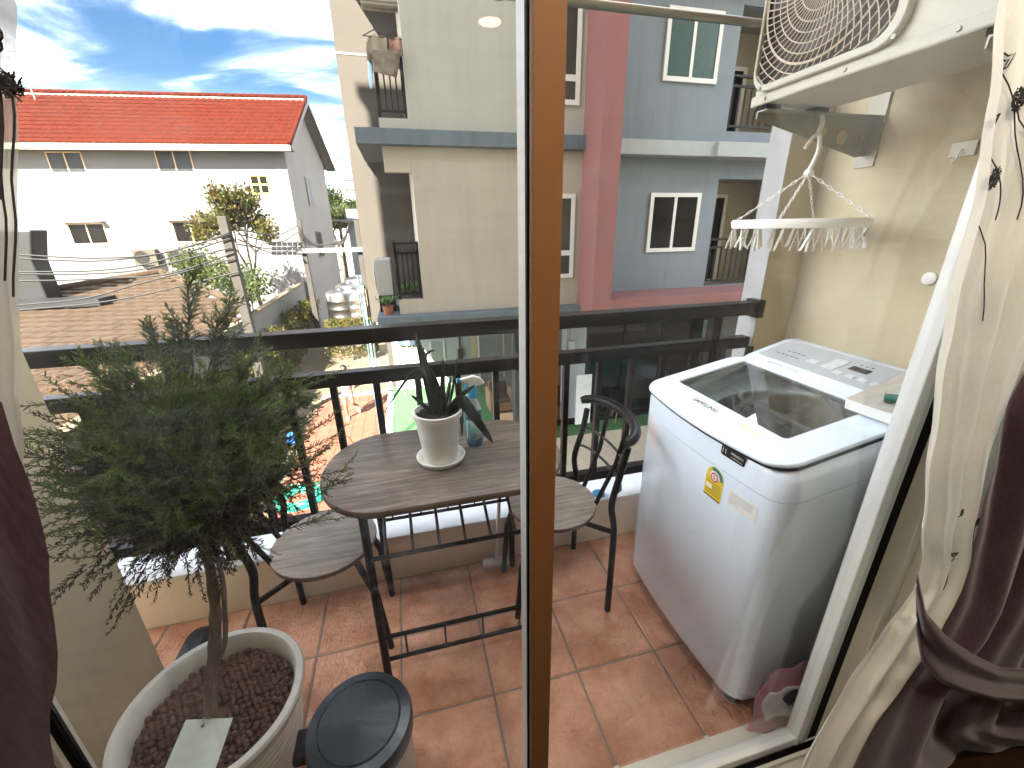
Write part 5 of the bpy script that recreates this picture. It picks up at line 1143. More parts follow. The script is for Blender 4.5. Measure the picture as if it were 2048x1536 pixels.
for k in range(32):
    a = k * 6.28318 / 32; r_ = RR - (.006 if k % 2 else .045)
    piece('clothespin', pm_, HC + Vector((r_ * math.cos(a), r_ * math.sin(a), 1.486)), rg, rot=(rnd.uniform(-.35, .35), rnd.uniform(-.3, .3), rnd.uniform(0, 3.14)), scale=(1.15, 0.9, 1.4))
for k in (2, 9, 16, 24):
    a = k * 6.28318 / 30; 
MB().tube([HC + Vector(((RR - .045) * math.cos(t * .157), (RR - .045) * math.sin(t * .157), 1.492)) for t in range(40)], .004, 6, closed=True).build('inner_ring', 'white_plastic', rg, True)

# wall bits
a = onX(1860, 557, 1.788); tag(MB().lathe([(.0, 0), (.022, 0), (.022, .006), (.018, .009), (0.001, .010)], a, 28, axis=(-1, 0, 0), capb=False).build('wall_button', 'white_plastic', None, True), 'small round cream button stuck on the right wall', 'button')
a = onX(1928, 298, 1.788); wh = thing('wall_hook', 'small adhesive hook on the right wall near the curtain', 'hook', a)
MB().box(1.782, 1.789, a.y - .035, a.y + .035, a.z - .022, a.z + .022).build('plate', mat('hook_plate', (0.58, 0.55, 0.46), .4), wh, bevel=.002)
MB().tube(smoothpts([Vector((1.784, a.y, a.z)), Vector((1.77, a.y, a.z - .012)), Vector((1.768, a.y, a.z - .035)), Vector((1.758, a.y, a.z - .042)), Vector((1.748, a.y, a.z - .034))]), .0025, 8).build('hook', 'white_plastic', wh, True)

# ================================================================== TABLE AND CHAIRS
def woodmat(name, c1, c2, c3, ang):
    m = bpy.data.materials.new(name); m.use_nodes = True; t = m.node_tree; N = t.nodes; L = t.links; b = N['Principled BSDF']; b.inputs['Roughness'].default_value = 0.33
    geo = N.new('ShaderNodeNewGeometry'); mp_ = N.new('ShaderNodeMapping'); mp_.inputs['Rotation'].default_value = (0, 0, R(ang)); mp_.inputs['Scale'].default_value = (2.2, 30, 1); L.new(geo.outputs['Position'], mp_.inputs[0])
    n = N.new('ShaderNodeTexNoise'); n.inputs['Scale'].default_value = 2.4; n.inputs['Detail'].default_value = 10; n.inputs['Roughness'].default_value = .7; n.inputs['Distortion'].default_value = .5; L.new(mp_.outputs[0], n.inputs[0])
    r = N.new('ShaderNodeValToRGB'); r.color_ramp.elements[0].position = .3; r.color_ramp.elements[0].color = (*c1, 1); r.color_ramp.elements[1].position = .72; r.color_ramp.elements[1].color = (*c3, 1)
    el = r.color_ramp.elements.new(.52); el.color = (*c2, 1); L.new(n.outputs[0], r.inputs[0]); L.new(r.outputs[0], b.inputs['Base Color'])
    rr_ = N.new('ShaderNodeMapRange'); rr_.inputs[3].default_value = .28; rr_.inputs[4].default_value = .5; L.new(n.outputs[0], rr_.inputs[0]); L.new(rr_.outputs[0], b.inputs['Roughness'])
    MATS[name] = m
woodmat('table_wood', (0.050, 0.036, 0.026), (0.155, 0.123, 0.094), (0.32, 0.27, 0.215), 4); woodmat('seat_wood', (0.17, 0.135, 0.105), (0.36, 0.305, 0.245), (0.54, 0.47, 0.39), -8)
mat('edge_brown', (0.1200, 0.0780, 0.0510), .5)
TX0, TX1, TY0, TY1, TZ = -0.328, 0.482, 1.03, 1.535, 0.755
tbl = thing('bistro_table', 'oval wood-topped table with black metal legs by the railing', 'table', (0.11, 1.29, 0))
def stadium(ins, z):
    r = (TY1 - TY0) / 2 - ins; yc = (TY0 + TY1) / 2; P = []
    for k in range(19): a = -math.pi / 2 + math.pi * k / 18; P.append((TX1 - (TY1 - TY0) / 2 * .78 + r * .78 * math.cos(a), yc + r * math.sin(a), z))
    for k in range(19): a = math.pi / 2 + math.pi * k / 18; P.append((TX0 + (TY1 - TY0) / 2 * .78 + r * .78 * math.cos(a), yc + r * math.sin(a), z))
    return P
loft([stadium(.004, TZ - .022), stadium(0, TZ - .018), stadium(0, TZ - .004), stadium(.003, TZ - .0005)], True, False).build('table_edge', 'edge_brown', tbl, True, angle=50)
loft([stadium(.0035, TZ - .006), stadium(.0035, TZ)]).build('table_top', 'table_wood', tbl)
LX0, LX1, LY0, LY1 = -0.195, 0.36, 1.09, 1.50
for x in (LX0, LX1):
    for y in (LY0, LY1):
        ti = .025 if y == LY0 else -.01
        MB().tube([(x, y, .001), (x, y + ti * .3, .30), (x, y + ti, TZ - .023)], .0135, 12).build('leg', 'black_metal', tbl, True)
MB().cyl((LX0, LY0 + .024, TZ - .036), (LX0, LY1 - .01, TZ - .036), .011, 8).cyl((LX1, LY0 + .024, TZ - .036), (LX1, LY1 - .01, TZ - .036), .011, 8).build('apron_bar', 'black_metal', tbl, True)
st_ = MB()
for z in (.10, .205): st_.cyl((LX0, LY0 + .004, z), (LX1, LY0 + .004, z), .0075, 8)
for k in range(4): x = LX0 + .075 + k * (LX1 - LX0 - .15) / 3; st_.cyl((x, LY0 + .004, .10), (x, LY0 + .004, .205), .0035, 6)
st_.build('stretcher', 'black_metal', tbl, True)
bk_ = MB()
for z in (.38, .455): bk_.cyl((LX0, LY1 - .008, z), (LX1, LY1 - .008, z), .007, 8)
for k in range(5): x = LX0 + .05 + k * (LX1 - LX0 - .1) / 4; bk_.cyl((x, LY1 - .008, .38), (x, LY1 - .008, .455), .0035, 6)
bk_.build('stretcher', 'black_metal', tbl, True)
nz_ = onY(757, 1110, 1.125).z
rk = MB().cyl((LX0, LY0 + .02, nz_), (LX1, LY0 + .02, nz_), .0075, 8); rk.build('rack_bar', 'black_metal', tbl, True)
rod = mat('rod_grey', (0.0680, 0.0580, 0.0500), .35, metal=.5)
for k in range(7):
    x = LX0 + .05 + k * .085
    MB().tube([(x, LY0 + .022, nz_ + .006), (x - .004, LY1 - .06, TZ - .03)], .0052, 8).build('rack_rod', rod, tbl, True)
def chair(label, cx_, sgn, group, seat_ang):
    """sgn = -1: backrest on the left (-X) side, +1 on the right"""
    t = thing('bistro_chair', label, 'chair', (cx_, 1.345, 0), group); cyc = 1.345; zs = .45
    MB().lathe([(.168, -.02), (.178, -.016), (.180, -.008), (.178, -.001)], (cx_, cyc, zs), 48, capt=False).build('seat_edge', 'edge_brown', t, True)
    MB().lathe([(.1785, -.004), (.177, .0005)], (cx_, cyc, zs), 48).build('seat', 'seat_wood', t)
    rad = .0125; bx = cx_ + sgn * .185
    for y, yo in ((1.155, -1), (1.525, 1)):
        # rear leg rising into the arched back
        MB().tube(smoothpts([Vector((bx + sgn * .0, y, .001)), Vector((bx, y, .25)), Vector((bx - sgn * .004, y, .42)), Vector((bx - sgn * .018, y - yo * .004, .53)), Vector((bx + sgn * .012, y - yo * .01, .66)), Vector((bx + sgn * .03, y - yo * .008, .76))]), rad, 12).build('rear_leg', 'black_metal', t, True)
        MB().tube([(bx, y, .40), (cx_ + sgn * .06, cyc + yo * .12, .428)], .010, 8).build('seat_arm', 'black_metal', t, True)
        fx_ = cx_ - sgn * .185; fy = cyc + yo * .125
        MB().tube([(fx_, fy, .001), (fx_ + sgn * .02, fy, .26), (fx_ + sgn * .07, fy - yo * .01, .428)], rad * .95, 12).build('front_leg', 'black_metal', t, True)
    arc = []
    for k in range(17):
        a = math.pi * k / 16; arc.append(Vector((bx + sgn * (.012 + .095 * math.sin(a)), cyc - .200 * math.cos(a), .79 + .022 * math.sin(a))))
    MB().tube(arc, [.015] + [.019] * 15 + [.015], 14).build('backrest', mat('chair_pad', (0.00180, 0.00180, 0.00195), .38), t, True)
    MB().tube([(bx + sgn * .085, cyc + .08, .80), (bx + sgn * .05, cyc + .07, .62), (cx_ + sgn * .16, cyc + .06, .43)], .0095, 8).tube([(bx + sgn * .085, cyc - .08, .80), (bx + sgn * .05, cyc - .07, .62), (cx_ + sgn * .16, cyc - .06, .43)], .0095, 8).build('back_slat', 'black_metal', t, True)
    for z in (.58, .67):
        MB().tube([Vector((bx + sgn * (.0 + (z - .55) * .12 + .05 * math.sin(math.pi * k / 10)), cyc - .183 * math.cos(math.pi * k / 10), z)) for k in range(11)], .006, 8).build('back_rung', rod, t, True)
    return t
chair('round-seated chair at the left end of the oval table', -0.375, -1, 'bistro chairs at the oval table', 0)
chair('round-seated chair between the table and the washing machine', 0.497, 1, 'bistro chairs at the oval table', 0)

# ================================================================== ON THE TABLE
sp = thing('snake_plant', 'snake plant with long dark leaves in a white pot', 'plant', (0.062, 1.275, TZ)); SC = Vector((0.062, 1.275, TZ))
MB().lathe([(.052, .001), (.075, .004), (.083, .020), (.079, .021), (.071, .008), (.05, .006)], SC, 36).build('saucer', 'white_plastic', sp, True)
MB().lathe([(.054, .008), (.060, .04), (.070, .12), (.074, .165), (.080, .167), (.081, .186), (.074, .187), (.071, .170), (.068, .160)], SC, 40).build('pot', mat('pot_white', (0.72, 0.70, 0.64), .4, .04, 20), sp, True, angle=50)
sm = MB()
for _ in range(260):
    a = rnd.uniform(0, 6.28); r_ = .068 * math.sqrt(rnd.random()); sm.lathe([(.001, -.004), (.005, 0), (.001, .004)], SC + Vector((r_ * math.cos(a), r_ * math.sin(a), .166 + .012 * rnd.random())), 5)
tag(sm.lathe([(.069, .155), (.069, .166)], SC, 24).build('soil', mat('soil', (0.0120, 0.0088, 0.0064), .95), sp), kind='stuff')
leafmat('snake_green', (0.005, 0.013, 0.007), (0.022, 0.036, 0.017), 38, .12, .35)
def bigleaf(pts, w, m='snake_green', tw=0.0, Y=1.29, par=sp, dy=0.0, nm='leaf'):
    P = smoothpts([onY(px, py, Y + dy * k) for k, (px, py) in enumerate(pts)], 5); n = len(P); mb_ = MB(); vs = []
    for i, p in enumerate(P):
        d = (P[min(i + 1, n - 1)] - P[max(i - 1, 0)]).normalized(); s = d.cross(Vector((math.sin(tw), -math.cos(tw), .1))).normalized(); t_ = i / (n - 1)
        ww = w * (math.sin(math.pi * min(1, .25 + t_ * .75)) ** .7 * .95 + .05); nn = s.cross(d) * (ww * .35)
        vs += [p - s * ww + nn, p, p + s * ww + nn]
    mb_.add(vs, [f_ for i in range(n - 1) for f_ in ((3 * i, 3 * i + 1, 3 * i + 4, 3 * i + 3), (3 * i + 1, 3 * i + 2, 3 * i + 5, 3 * i + 4))])
    return mb_.build(nm, m, par, True, solid=.0018, angle=180)
for pts, w, tw, dy in (([(872, 832), (856, 765), (832, 668)], .017, .3, .0), ([(866, 832), (853, 760), (836, 738), (808, 764), (768, 826)], .0085, 1.0, -.01), ([(880, 832), (862, 775), (846, 694)], .013, -.5, .01), ([(888, 832), (884, 780), (886, 716)], .011, .6, .0),
                       ([(893, 832), (905, 772), (914, 714)], .008, .9, .005), ([(900, 832), (922, 792), (950, 770)], .010, .2, -.01), ([(905, 828), (920, 800), (945, 828), (986, 886)], .021, .15, -.02), ([(868, 830), (842, 806), (822, 790)], .007, .4, -.01),
                       ([(890, 832), (872, 770), (858, 735)], .012, -.2, .015), ([(898, 832), (912, 806), (922, 842), (924, 872)], .007, .8, -.02), ([(878, 832), (868, 790), (850, 716), (870, 700)], .007, .5, .02), ([(884, 832), (896, 790), (902, 752)], .009, -.7, .02)):
    bigleaf(pts, w, tw=tw, dy=dy)
sb = thing('spray_bottle', 'blue spray bottle with white trigger standing on the table', 'bottle', (0.192, 1.35, TZ)); SB = Vector((0.192, 1.35, TZ))
def el(rx, ry, z, n=24): return [SB + Vector((rx * math.cos(k * 6.28318 / n), ry * math.sin(k * 6.28318 / n), z)) for k in range(n)]
blue = mat('bottle_blue', (0.0056, 0.1610, 0.2940), .12, coat=.4, trans=.25)
loft([el(.027, .018, .001), el(.031, .021, .008), el(.031, .021, .11), el(.029, .020, .14)]).build('bottle_body', blue, sb, True)
loft([el(.029, .020, .1405), el(.022, .016, .165), el(.014, .013, .182), el(.013, .013, .19)]).build('bottle_shoulder', mat('bottle_clear', (0.62, 0.70, 0.74), .12, trans=.4), sb, True)
MB().lathe([(.017, .188), (.018, .192), (.018, .222), (.015, .228)], SB, 20).build('collar', mat('spray_blue', (0.0, 0.30, 0.55), .3), sb, True)
MB().prism([SB + Vector(p) for p in ((-.040, -.009, .247), (-.040, -.009, .260), (.005, -.009, .268), (.030, -.009, .258), (.046, -.009, .236), (.030, -.009, .232), (.012, -.009, .228), (-.012, -.009, .228), (-.014, -.009, .244))], (0, .018, 0)).build('trigger_head', 'white_plastic', sb, bevel=.004)
MB().lathe([(.008, 0), (.009, .012)], SB + Vector((-.041, 0, .2535)), 14, axis=(-1, 0, 0)).build('nozzle', 'spray_blue', sb, True)
MB().tube(smoothpts([SB + Vector(p) for p in ((-.015, 0, .244), (-.024, 0, .225), (-.022, 0, .205))]), .005, 8).build('trigger', 'spray_blue', sb, True)
lb = [SB + Vector((.0315 * math.cos(a), .0215 * math.sin(a), 0)) for a in [R(-155 + k * 13) for k in range(11)]]
MB().add([p + Vector((0, 0, .03)) for p in lb] + [p + Vector((0, 0, .105)) for p in lb], [(k, k + 1, 12 + k, 11 + k) for k in range(10)]).build('label', mat('bottle_label', (0.05, 0.42, 0.62), .4, col2=(0.55, 0.72, 0.50), vscale=45), sb, True, solid=.0006)
pb_ = onZ(844, 870, TZ); tag(MB().lathe([(.008, .0), (.016, .006), (.017, .022), (.011, .034), (.003, .037)], (pb_.x, pb_.y + .04, TZ + .0005), 16).build('pebble', mat('pebble', (0.0200, 0.0180, 0.0200), .6, .3, 40, bump=.5, bscale=90), None, True), 'dark lumpy stone tucked behind the white pot', 'stone')

# ================================================================== FLOOR THINGS
br_ = thing('scrub_brush', 'white long-handled scrub brush on the floor under the table', 'brush', (.285, 1.53, 0)); c_ = onZ(985, 1112, .02)
MB().obox((.285, 1.515, .026), (.062, -.004, 0), (.002, .022, 0), (0, 0, .012)).build('brush_head', 'white_plastic', br_, bevel=.008)
bm_ = MB()
for i in range(16):
    for j in range(5): bm_.cyl((.228 + i * .0076, 1.499 + j * .008, .001), (.228 + i * .0076, 1.499 + j * .008, .015), .002, 4)
tag(bm_.build('bristles', 'st_white', br_), kind='stuff')
MB().tube([(.29, 1.515, .036), (.31, 1.535, .30), (.335, 1.552, .62)], .009, 10).build('handle', 'white_plastic', br_, True)
bin_ = thing('pedal_bin', 'round bin with dark blue-grey lid just outside the glass', 'bin', (-.195, .755, 0)); BC = Vector((onZ(716, 1462, .375).x, max(.742, onZ(716, 1462, .375).y), 0))
MB().lathe([(.105, .001), (.112, .02), (.118, .342)], BC, 44).build('bin_body', mat('bin_cream', (0.50, 0.46, 0.38), .5), bin_, True)
MB().lathe([(.122, .320), (.126, .322), (.127, .355), (.122, .366), (.100, .371), (.097, .3685), (.094, .3715), (.001, .374)], BC, 56, capt=False).build('bin_lid', mat('bin_lid', (0.01984, 0.02864, 0.03744), .32, .12, 30, coat=.2), bin_, True, angle=30)
MB().box(BC.x - .152, BC.x - .118, BC.y - .035, BC.y + .035, .315, .342).build('lid_hinge', 'black_metal', bin_, bevel=.004)
sh = onZ(340, 1325, .02); t = thing('shoe', 'dark shoe lying between the side wall and the white pot', 'shoe', (-.90, 1.35, 0))
loft([[Vector((-.90 + x * w, 1.35 + y * l, z)) for x, y in rrect(-1, 1, -1, 1, .6)] for z, w, l in ((.002, .042, .12), (.02, .046, .125), (.05, .042, .11), (.075, .030, .075))]).build('shoe_body', mat('shoe_dark', (0.0080, 0.0100, 0.0140), .6), t, True)
bag = thing('reflected_bag', 'pink and white bag built solid in place of its glass reflection', 'bag', (1.0, .635, 0))  # solid, muted bag stands in for a faint reflection in the door glass
def bagf(u, v_):
    x = .900 + .19 * u + .012 * math.sin(v_ * 9); z = .004 + .25 * v_ ; th = .022 * math.sin(math.pi * min(1, max(0, u))) ** .5 * (1 - v_ ** 3) ; return Vector((x + .02 * v_, .637 - th + .004 * math.sin(u * 14 + v_ * 11), z))
def bagb(u, v_): p = bagf(u, v_); p.y = 2 * .637 - p.y; return p
MB().grid(bagf, 16, 14).grid(bagb, 16, 14).build('bag_body', mat('bag_pink', (0.5280, 0.2400, 0.2835), .3, spec=.5), bag, True)
def lab(u, v_): p_ = bagf(.12 + .76 * u, .22 + .5 * v_); p_.y -= .0015; return p_
MB().grid(lab, 12, 8).build('front_label', mat('bag_white', (0.72, 0.68, 0.66), .35), bag, True, solid=.0006)
ec = bagf(.62, .55); ec.y -= .004
MB().lathe([(.022, 0), (.034, .001), (.034, .002), (.022, .002)], ec, 24, axis=(0, -1, 0)).build('ring_emblem', mat('emblem_grey', (0.10, 0.09, 0.13), .5), bag)
MB().lathe([(.021, 0), (.021, .001)], ec, 20, axis=(0, -1, 0)).build('emblem_fill', mat('emblem_tan', (0.45, 0.34, 0.15), .5), bag)
MB().grid(lambda u, v_: bagf(u, .94 + .06 * v_) + Vector((0, -.002, 0)), 16, 2).build('sealed_edge', 'bag_pink', bag, solid=.001)

# ================================================================== POTTED SHRUB
TC = Vector((-0.60, 0.905, 0)); sh_ = thing('potted_shrub', 'feathery needle-leaved shrub in a big white pot outside the glass', 'shrub', TC)
mat('planter', (0.70, 0.69, 0.63), .55, .03, 6)
prof = [(.150, .001), (.158, .01)] + [(.158 + .048 * k / 26, .02 + .30 * k / 26 + 0) for k in range(27)] + [(.214, .325), (.218, .338), (.214, .347), (.198, .347), (.192, .338), (.186, .30), (.184, .262)]
MB().lathe(prof, TC, 64).build('pot', 'planter', sh_, True, angle=45)
rim = MB()
for k in range(13): z = .035 + k * .0225; rim.lathe([(.1575 + .048 * (z - .02) / .30, z), (.1600 + .048 * (z - .02) / .30, z + .005), (.1575 + .048 * (z - .02) / .30, z + .010)], TC, 64, capb=False, capt=False)
rim.build('pot_ribs', 'planter', sh_, True)
mat('clay', (0.08892, 0.04576, 0.03135), .7, rand=.3)
ball = MB().lathe([(.002, -.0088), (.0065, -.006), (.0092, 0), (.0065, .006), (.002, .0088)], (0, 0, 0), 8); bme = shared(ball, 'clay_ball', 'clay', True)
spots = []; yy = -.18; row = 0
while yy < .18:
    xx = -.18 + (.008 if row % 2 else 0)
    while xx < .18:
        x, y = xx + rnd.uniform(-.003, .003), yy + rnd.uniform(-.003, .003)
        if x * x + y * y < .178 ** 2 and (x * x + y * y) > .028 ** 2: spots.append(TC + Vector((x, y, .293 + rnd.uniform(-.005, .005))))
        xx += .0162
    yy += .0142; row += 1
spots.sort(key=lambda p: (p - EYE).length)
for p in spots[:300]: piece('clay_ball', bme, p, sh_)
cb2 = MB()
for p in spots[300:]: cb2.lathe([(.002, -.0088), (.0065, -.006), (.0092, 0), (.0065, .006), (.002, .0088)], p, 8)
cb2.lathe([(.183, .270), (.183, .284)], TC, 40)
tag(cb2.build('clay_balls', 'clay', sh_, True), kind='stuff')
tk = [TC + Vector(p) for p in ((-.005, -.01, .27), (-.004, -.012, .34), (.010, -.005, .40), (.038, 0, .50), (.066, 0, .60), (.086, 0, .70), (.098, .005, .82))]
MB().tube(smoothpts(tk), [.017 - .006 * k / 36 + .0015 * math.sin(k * 1.3) for k in range(37)], 12).build('trunk', mat('shrub_bark', (0.15, 0.11, 0.07), 0.95, col2=(0.27, 0.215, 0.15), vscale=60, bump=0.6, bscale=160, stretch=(1, 1, .3)), sh_, True)
MB().tube(smoothpts([TC + Vector(p) for p in ((.014, -.014, .39), (.040, -.012, .47), (.078, -.010, .55), (.102, -.008, .66), (.112, 0, .74), (.11, .01, .84))]), .0058, 8).build('side_stem', 'shrub_bark', sh_, True)
CC_ = Vector((-.475, .925, 1.035)); RAD = Vector((.262, .26, .245)); fork = tk[-1]
leafmat('needle', (0.034, 0.066, 0.016), (0.17, 0.25, 0.055), 14, .35, .5); leafmat('needle_dry', (0.016, 0.011, 0.006), (0.045, 0.032, 0.015), 18, .2, .7)
wood = MB(); fg = MB(); fd = MB()
def twig(p, d, l, target, nl=44, ln=.020, bend=.25, sag=0.0):
    pts = [p]; cur = p.copy(); dd = d.normalized()
    for k in range(6): dd = (dd + rvec() * bend * .35 + Vector((0, 0, .05 - sag))).normalized(); cur = cur + dd * (l / 6); pts.append(cur.copy())
    wood.tube(pts, [.0016, .0014, .0012, .001, .0009, .0007, .0005], 4, cap=False)
    for k in range(nl):
        s = (k + rnd.random()) / nl; i = min(5, int(s * 6)); q_ = pts[i].lerp(pts[i + 1], s * 6 - i); ax_ = (pts[i + 1] - pts[i]).normalized(); o = rvec(); o = (o - ax_ * o.dot(ax_)).normalized()
        leaf(target, q_, ax_ * .75 + o * .75, ln * (1 - .45 * s) * rnd.uniform(.7, 1.2), .0030)
    return pts
for b in range(26):                                   # main boughs from the fork
    a = b * 2.399; el_ = -.30 + 1.6 * (b + .5) / 26; d = Vector((math.cos(a) * math.cos(el_), math.sin(a) * math.cos(el_), math.sin(el_)))
    end = CC_ + Vector((d.x * RAD.x, d.y * RAD.y, d.z * RAD.z)) * .72
    bp_ = smoothpts([fork + rvec() * .012, fork.lerp(end, .45) + Vector((0, 0, .03)) + rvec() * .02, end], 5); wood.tube(bp_, [.005 - .0038 * i / (len(bp_) - 1) for i in range(len(bp_))], 5, cap=False)
    for k in range(62):
        s = rnd.uniform(.2, 1.0); q_ = bp_[min(len(bp_) - 1, int(s * (len(bp_) - 1)))]; dd = (q_ - fork).normalized() * .7 + rvec() * .9
        pe = q_ + dd.normalized() * .1
        low = pe.z < CC_.z - .07 + .05 * rnd.random()
        twig(q_, dd, rnd.uniform(.07, .14), fd if low and rnd.random() < .75 else fg, nl=50, ln=.017, sag=.06 if low else 0)
for px, py, l in ((372, 545, 0), (462, 585, 0), (355, 640, 0), (300, 650, 0), (225, 690, 0), (520, 690, 0), (570, 740, 0), (440, 620, 0), (620, 800, 0), (160, 720, 0)):   # leaders rising above the crown
    tip = onY(px, py, .90 + rnd.uniform(-.03, .03)); b0 = CC_ + (tip - CC_) * .45; L_ = (tip - b0).length
    pts = [b0.lerp(tip, k / 6) + rvec() * .004 for k in range(7)]; wood.tube(pts, [.0022, .002, .0017, .0014, .0011, .0008, .0005], 5, cap=False)
    for k in range(13):
        s = .15 + .8 * k / 13; q_ = b0.lerp(tip, s); dd = (tip - b0).normalized() * .9 + rvec() * .8; twig(q_, dd, (.10 if L_ > .2 else .07) * (1 - .75 * s) + .015, fg, nl=22, ln=.022)
    twig(b0.lerp(tip, .5), tip - b0, L_ * .5, fg, nl=50, ln=.024, bend=.05)
for k in range(46):                                   # right and left fringe
    side = 1 if k % 2 else -1; p = CC_ + Vector((side * rnd.uniform(.12, .2), rnd.uniform(-.16, .12), rnd.uniform(-.2, .16))); twig(p, Vector((side, rnd.uniform(-.4, .4), rnd.uniform(-.1, .5))), rnd.uniform(.10, .17), fg, nl=46)
for k in range(70):                                    # drooping dry twigs below
    a = rnd.uniform(0, 6.28); p = CC_ + Vector((math.cos(a) * .18 * rnd.random() ** .5 - .05, math.sin(a) * .16, -.13 + rnd.uniform(-.03, .03))); twig(p, Vector((math.cos(a) * .8 - .3, math.sin(a) * .8, -.4)), rnd.uniform(.05, .10), fd, nl=34, ln=.014, sag=.12)
wood.build('boughs', 'bark', sh_); tag(fg.build('green_foliage', 'needle', sh_), kind='stuff'); tag(fd.build('dry_foliage', 'needle_dry', sh_), kind='stuff')
# care card tied to the trunk, resting on the clay balls
c0, c1, c2_, c3 = [onZ(x, y, .318) for x, y in ((372, 1440), (466, 1436), (430, 1536), (330, 1536))]
cardt = thing('plant_card', 'pale paper tag tied to the shrub trunk', 'tag', c0)
dn_ = (c3 - c0) * 1.15; MB().prism([c0, c1, c1 + dn_, c0 + dn_], (0, 0, .0012)).build('card', mat('card_paper', (0.60, 0.66, 0.60), .7, .05, 30), cardt)
hole = c0.lerp(c1, .42) + dn_ * .14; MB().tube(smoothpts([TC + Vector((-.004, -.026, .345)), hole + Vector((0, .02, .012)), hole + Vector((0, 0, .002))]), .0013, 6).build('string', 'st_grey', cardt)
MB().lathe([(.004, 0), (.004, .001)], hole + Vector((0, 0, .0013)), 12).build('eyelet', 'bark', cardt)

# ================================================================== CURTAINS
def clothmat(name, col, tr, transp, rough=.9, sheen=0.0, wave_=True, col2=None):
    m = bpy.data.materials.new(name); m.use_nodes = True; t = m.node_tree; N = t.nodes; L = t.links; b = N['Principled BSDF']; b.inputs['Base Color'].default_value = (*col, 1); b.inputs['Roughness'].default_value = rough
    b.inputs['Sheen Weight'].default_value = sheen; b.inputs['Specular IOR Level'].default_value = .2
    geo = N.new('ShaderNodeNewGeometry'); mp_ = N.new('ShaderNodeMapping'); mp_.inputs['Scale'].default_value = (320, 320, 26); L.new(geo.outputs['Position'], mp_.inputs[0])
    n = N.new('ShaderNodeTexNoise'); n.inputs['Scale'].default_value = 1.0; n.inputs['Detail'].default_value = 3; L.new(mp_.outputs[0], n.inputs[0]); bp = N.new('ShaderNodeBump'); bp.inputs['Strength'].default_value = .2; bp.inputs['Distance'].default_value = .001; L.new(n.outputs[0], bp.inputs['Height']); L.new(bp.outputs[0], b.inputs['Normal'])
    hv = N.new('ShaderNodeMixRGB'); hv.inputs[1].default_value = tuple(x * .93 for x in col) + (1,); hv.inputs[2].default_value = (*(col2 or tuple(min(1, x * 1.12) for x in col)), 1); L.new(n.outputs[0], hv.inputs[0]); L.new(hv.outputs[0], b.inputs['Base Color'])
    tl = N.new('ShaderNodeBsdfTranslucent'); L.new(hv.outputs[0], tl.inputs[0]); a_ = N.new('ShaderNodeMixShader'); a_.inputs[0].default_value = tr; L.new(b.outputs[0], a_.inputs[1]); L.new(tl.outputs[0], a_.inputs[2]); out = a_.outputs[0]
    if transp: tp = N.new('ShaderNodeBsdfTransparent'); c_ = N.new('ShaderNodeMixShader'); c_.inputs[0].default_value = transp; L.new(out, c_.inputs[1]); L.new(tp.outputs[0], c_.inputs[2]); out = c_.outputs[0]
    L.new(out, N['Material Output'].inputs[0]); MATS[name] = m
clothmat('sheer', (0.93, 0.90, 0.80), .35, .02); clothmat('sheer_thin', (0.66, 0.62, 0.52), .5, .20); clothmat('plum', (0.032, 0.013, 0.021), .03, 0, .65, .3, col2=(0.11, 0.058, 0.082))
mat('stitch', (0.035, 0.034, 0.038), .8)
def interp(T, z):
    T = sorted(T)
    if z <= T[0][0]: return T[0][1]
    for (a_, b_), (c_, d_) in zip(T, T[1:]):
        if z <= c_: t_ = (z - a_) / (c_ - a_); t_ = t_ * t_ * (3 - 2 * t_) * .5 + t_ * .5; return b_ + (d_ - b_) * t_
    return T[-1][1]
def edge(pxs, Y): return [(onY(x, y, Y).z, onY(x, y, Y).x) for x, y in pxs]
def drape(name, label, Lp, Rp, Y, ztop, zbot, folds, amp, m, nu=60, nv=70, phase=0.0, lean=0.0, solid=0.0):
    def fn(u, v_):
        z = zbot + (ztop - zbot) * v_; xl, xr = interp(Lp, z), interp(Rp, z); am = amp * min(1, (xr - xl) / .12 + .25)
        w = math.sin(u * folds * 6.28318 + phase + .5 * math.sin(z * 2.3)) + .35 * math.sin(u * folds * 2.7 * 6.28 + z * 3 + phase)
        return Vector((xl + (xr - xl) * u + .15 * am * math.cos(u * folds * 6.28318 + phase), Y + am * w + lean * (1.5 - z), z))
    t = thing(name, label, 'curtain', (interp(Lp, 0) * .5 + interp(Rp, 0) * .5, Y, zbot))
    MB().grid(fn, nu, nv).build('cloth', m, t, True, angle=180)
    return t, fn
YS, YP = .43, .40
sL = edge([(1990, 0), (1978, 200), (1952, 420), (1915, 560), (1892, 700), (1868, 900), (1852, 1060), (1850, 1140), (1838, 1185), (1822, 1210)], YS)
sL = [(2.35, sL[0][1] - .02)] + sL
kn = onY(1822, 1210, YS)
sL += edge([(1775, 1270), (1700, 1380), (1612, 1536)], YS); sL += [(0.0, sL[-1][1] - .02)]
sR = [(2.35, 1.35), (1.75, 1.20), (1.45, 1.06)] + edge([(2040, 860), (2005, 1000), (1975, 1120), (1935, 1240), (1900, 1290)], YS) + edge([(1870, 1330), (1800, 1410), (1740, 1536)], YS); sR += [(0.0, sR[-1][1] - .01)]
crt, fnS = drape('sheer_curtain', 'cream flower-embroidered sheer curtain tied back at the right', sL, sR, YS, 2.35, 0.0, 3.2, .014, 'sheer', 90, 110)
pL = [(2.35, 1.05), (1.6, 1.02)] + edge([(2036, 820), (2000, 980), (1970, 1100), (1930, 1230), (1895, 1290), (1850, 1340), (1790, 1420), (1735, 1536)], YP); pL += [(0.0, pL[-1][1])]
pR = [(2.35, 1.75), (1.5, 1.6), (1.2, 1.35)] + edge([(2150, 1240), (2110, 1350), (2090, 1400), (2110, 1536)], YP); pR += [(0.0, pR[-1][1] + .05)]
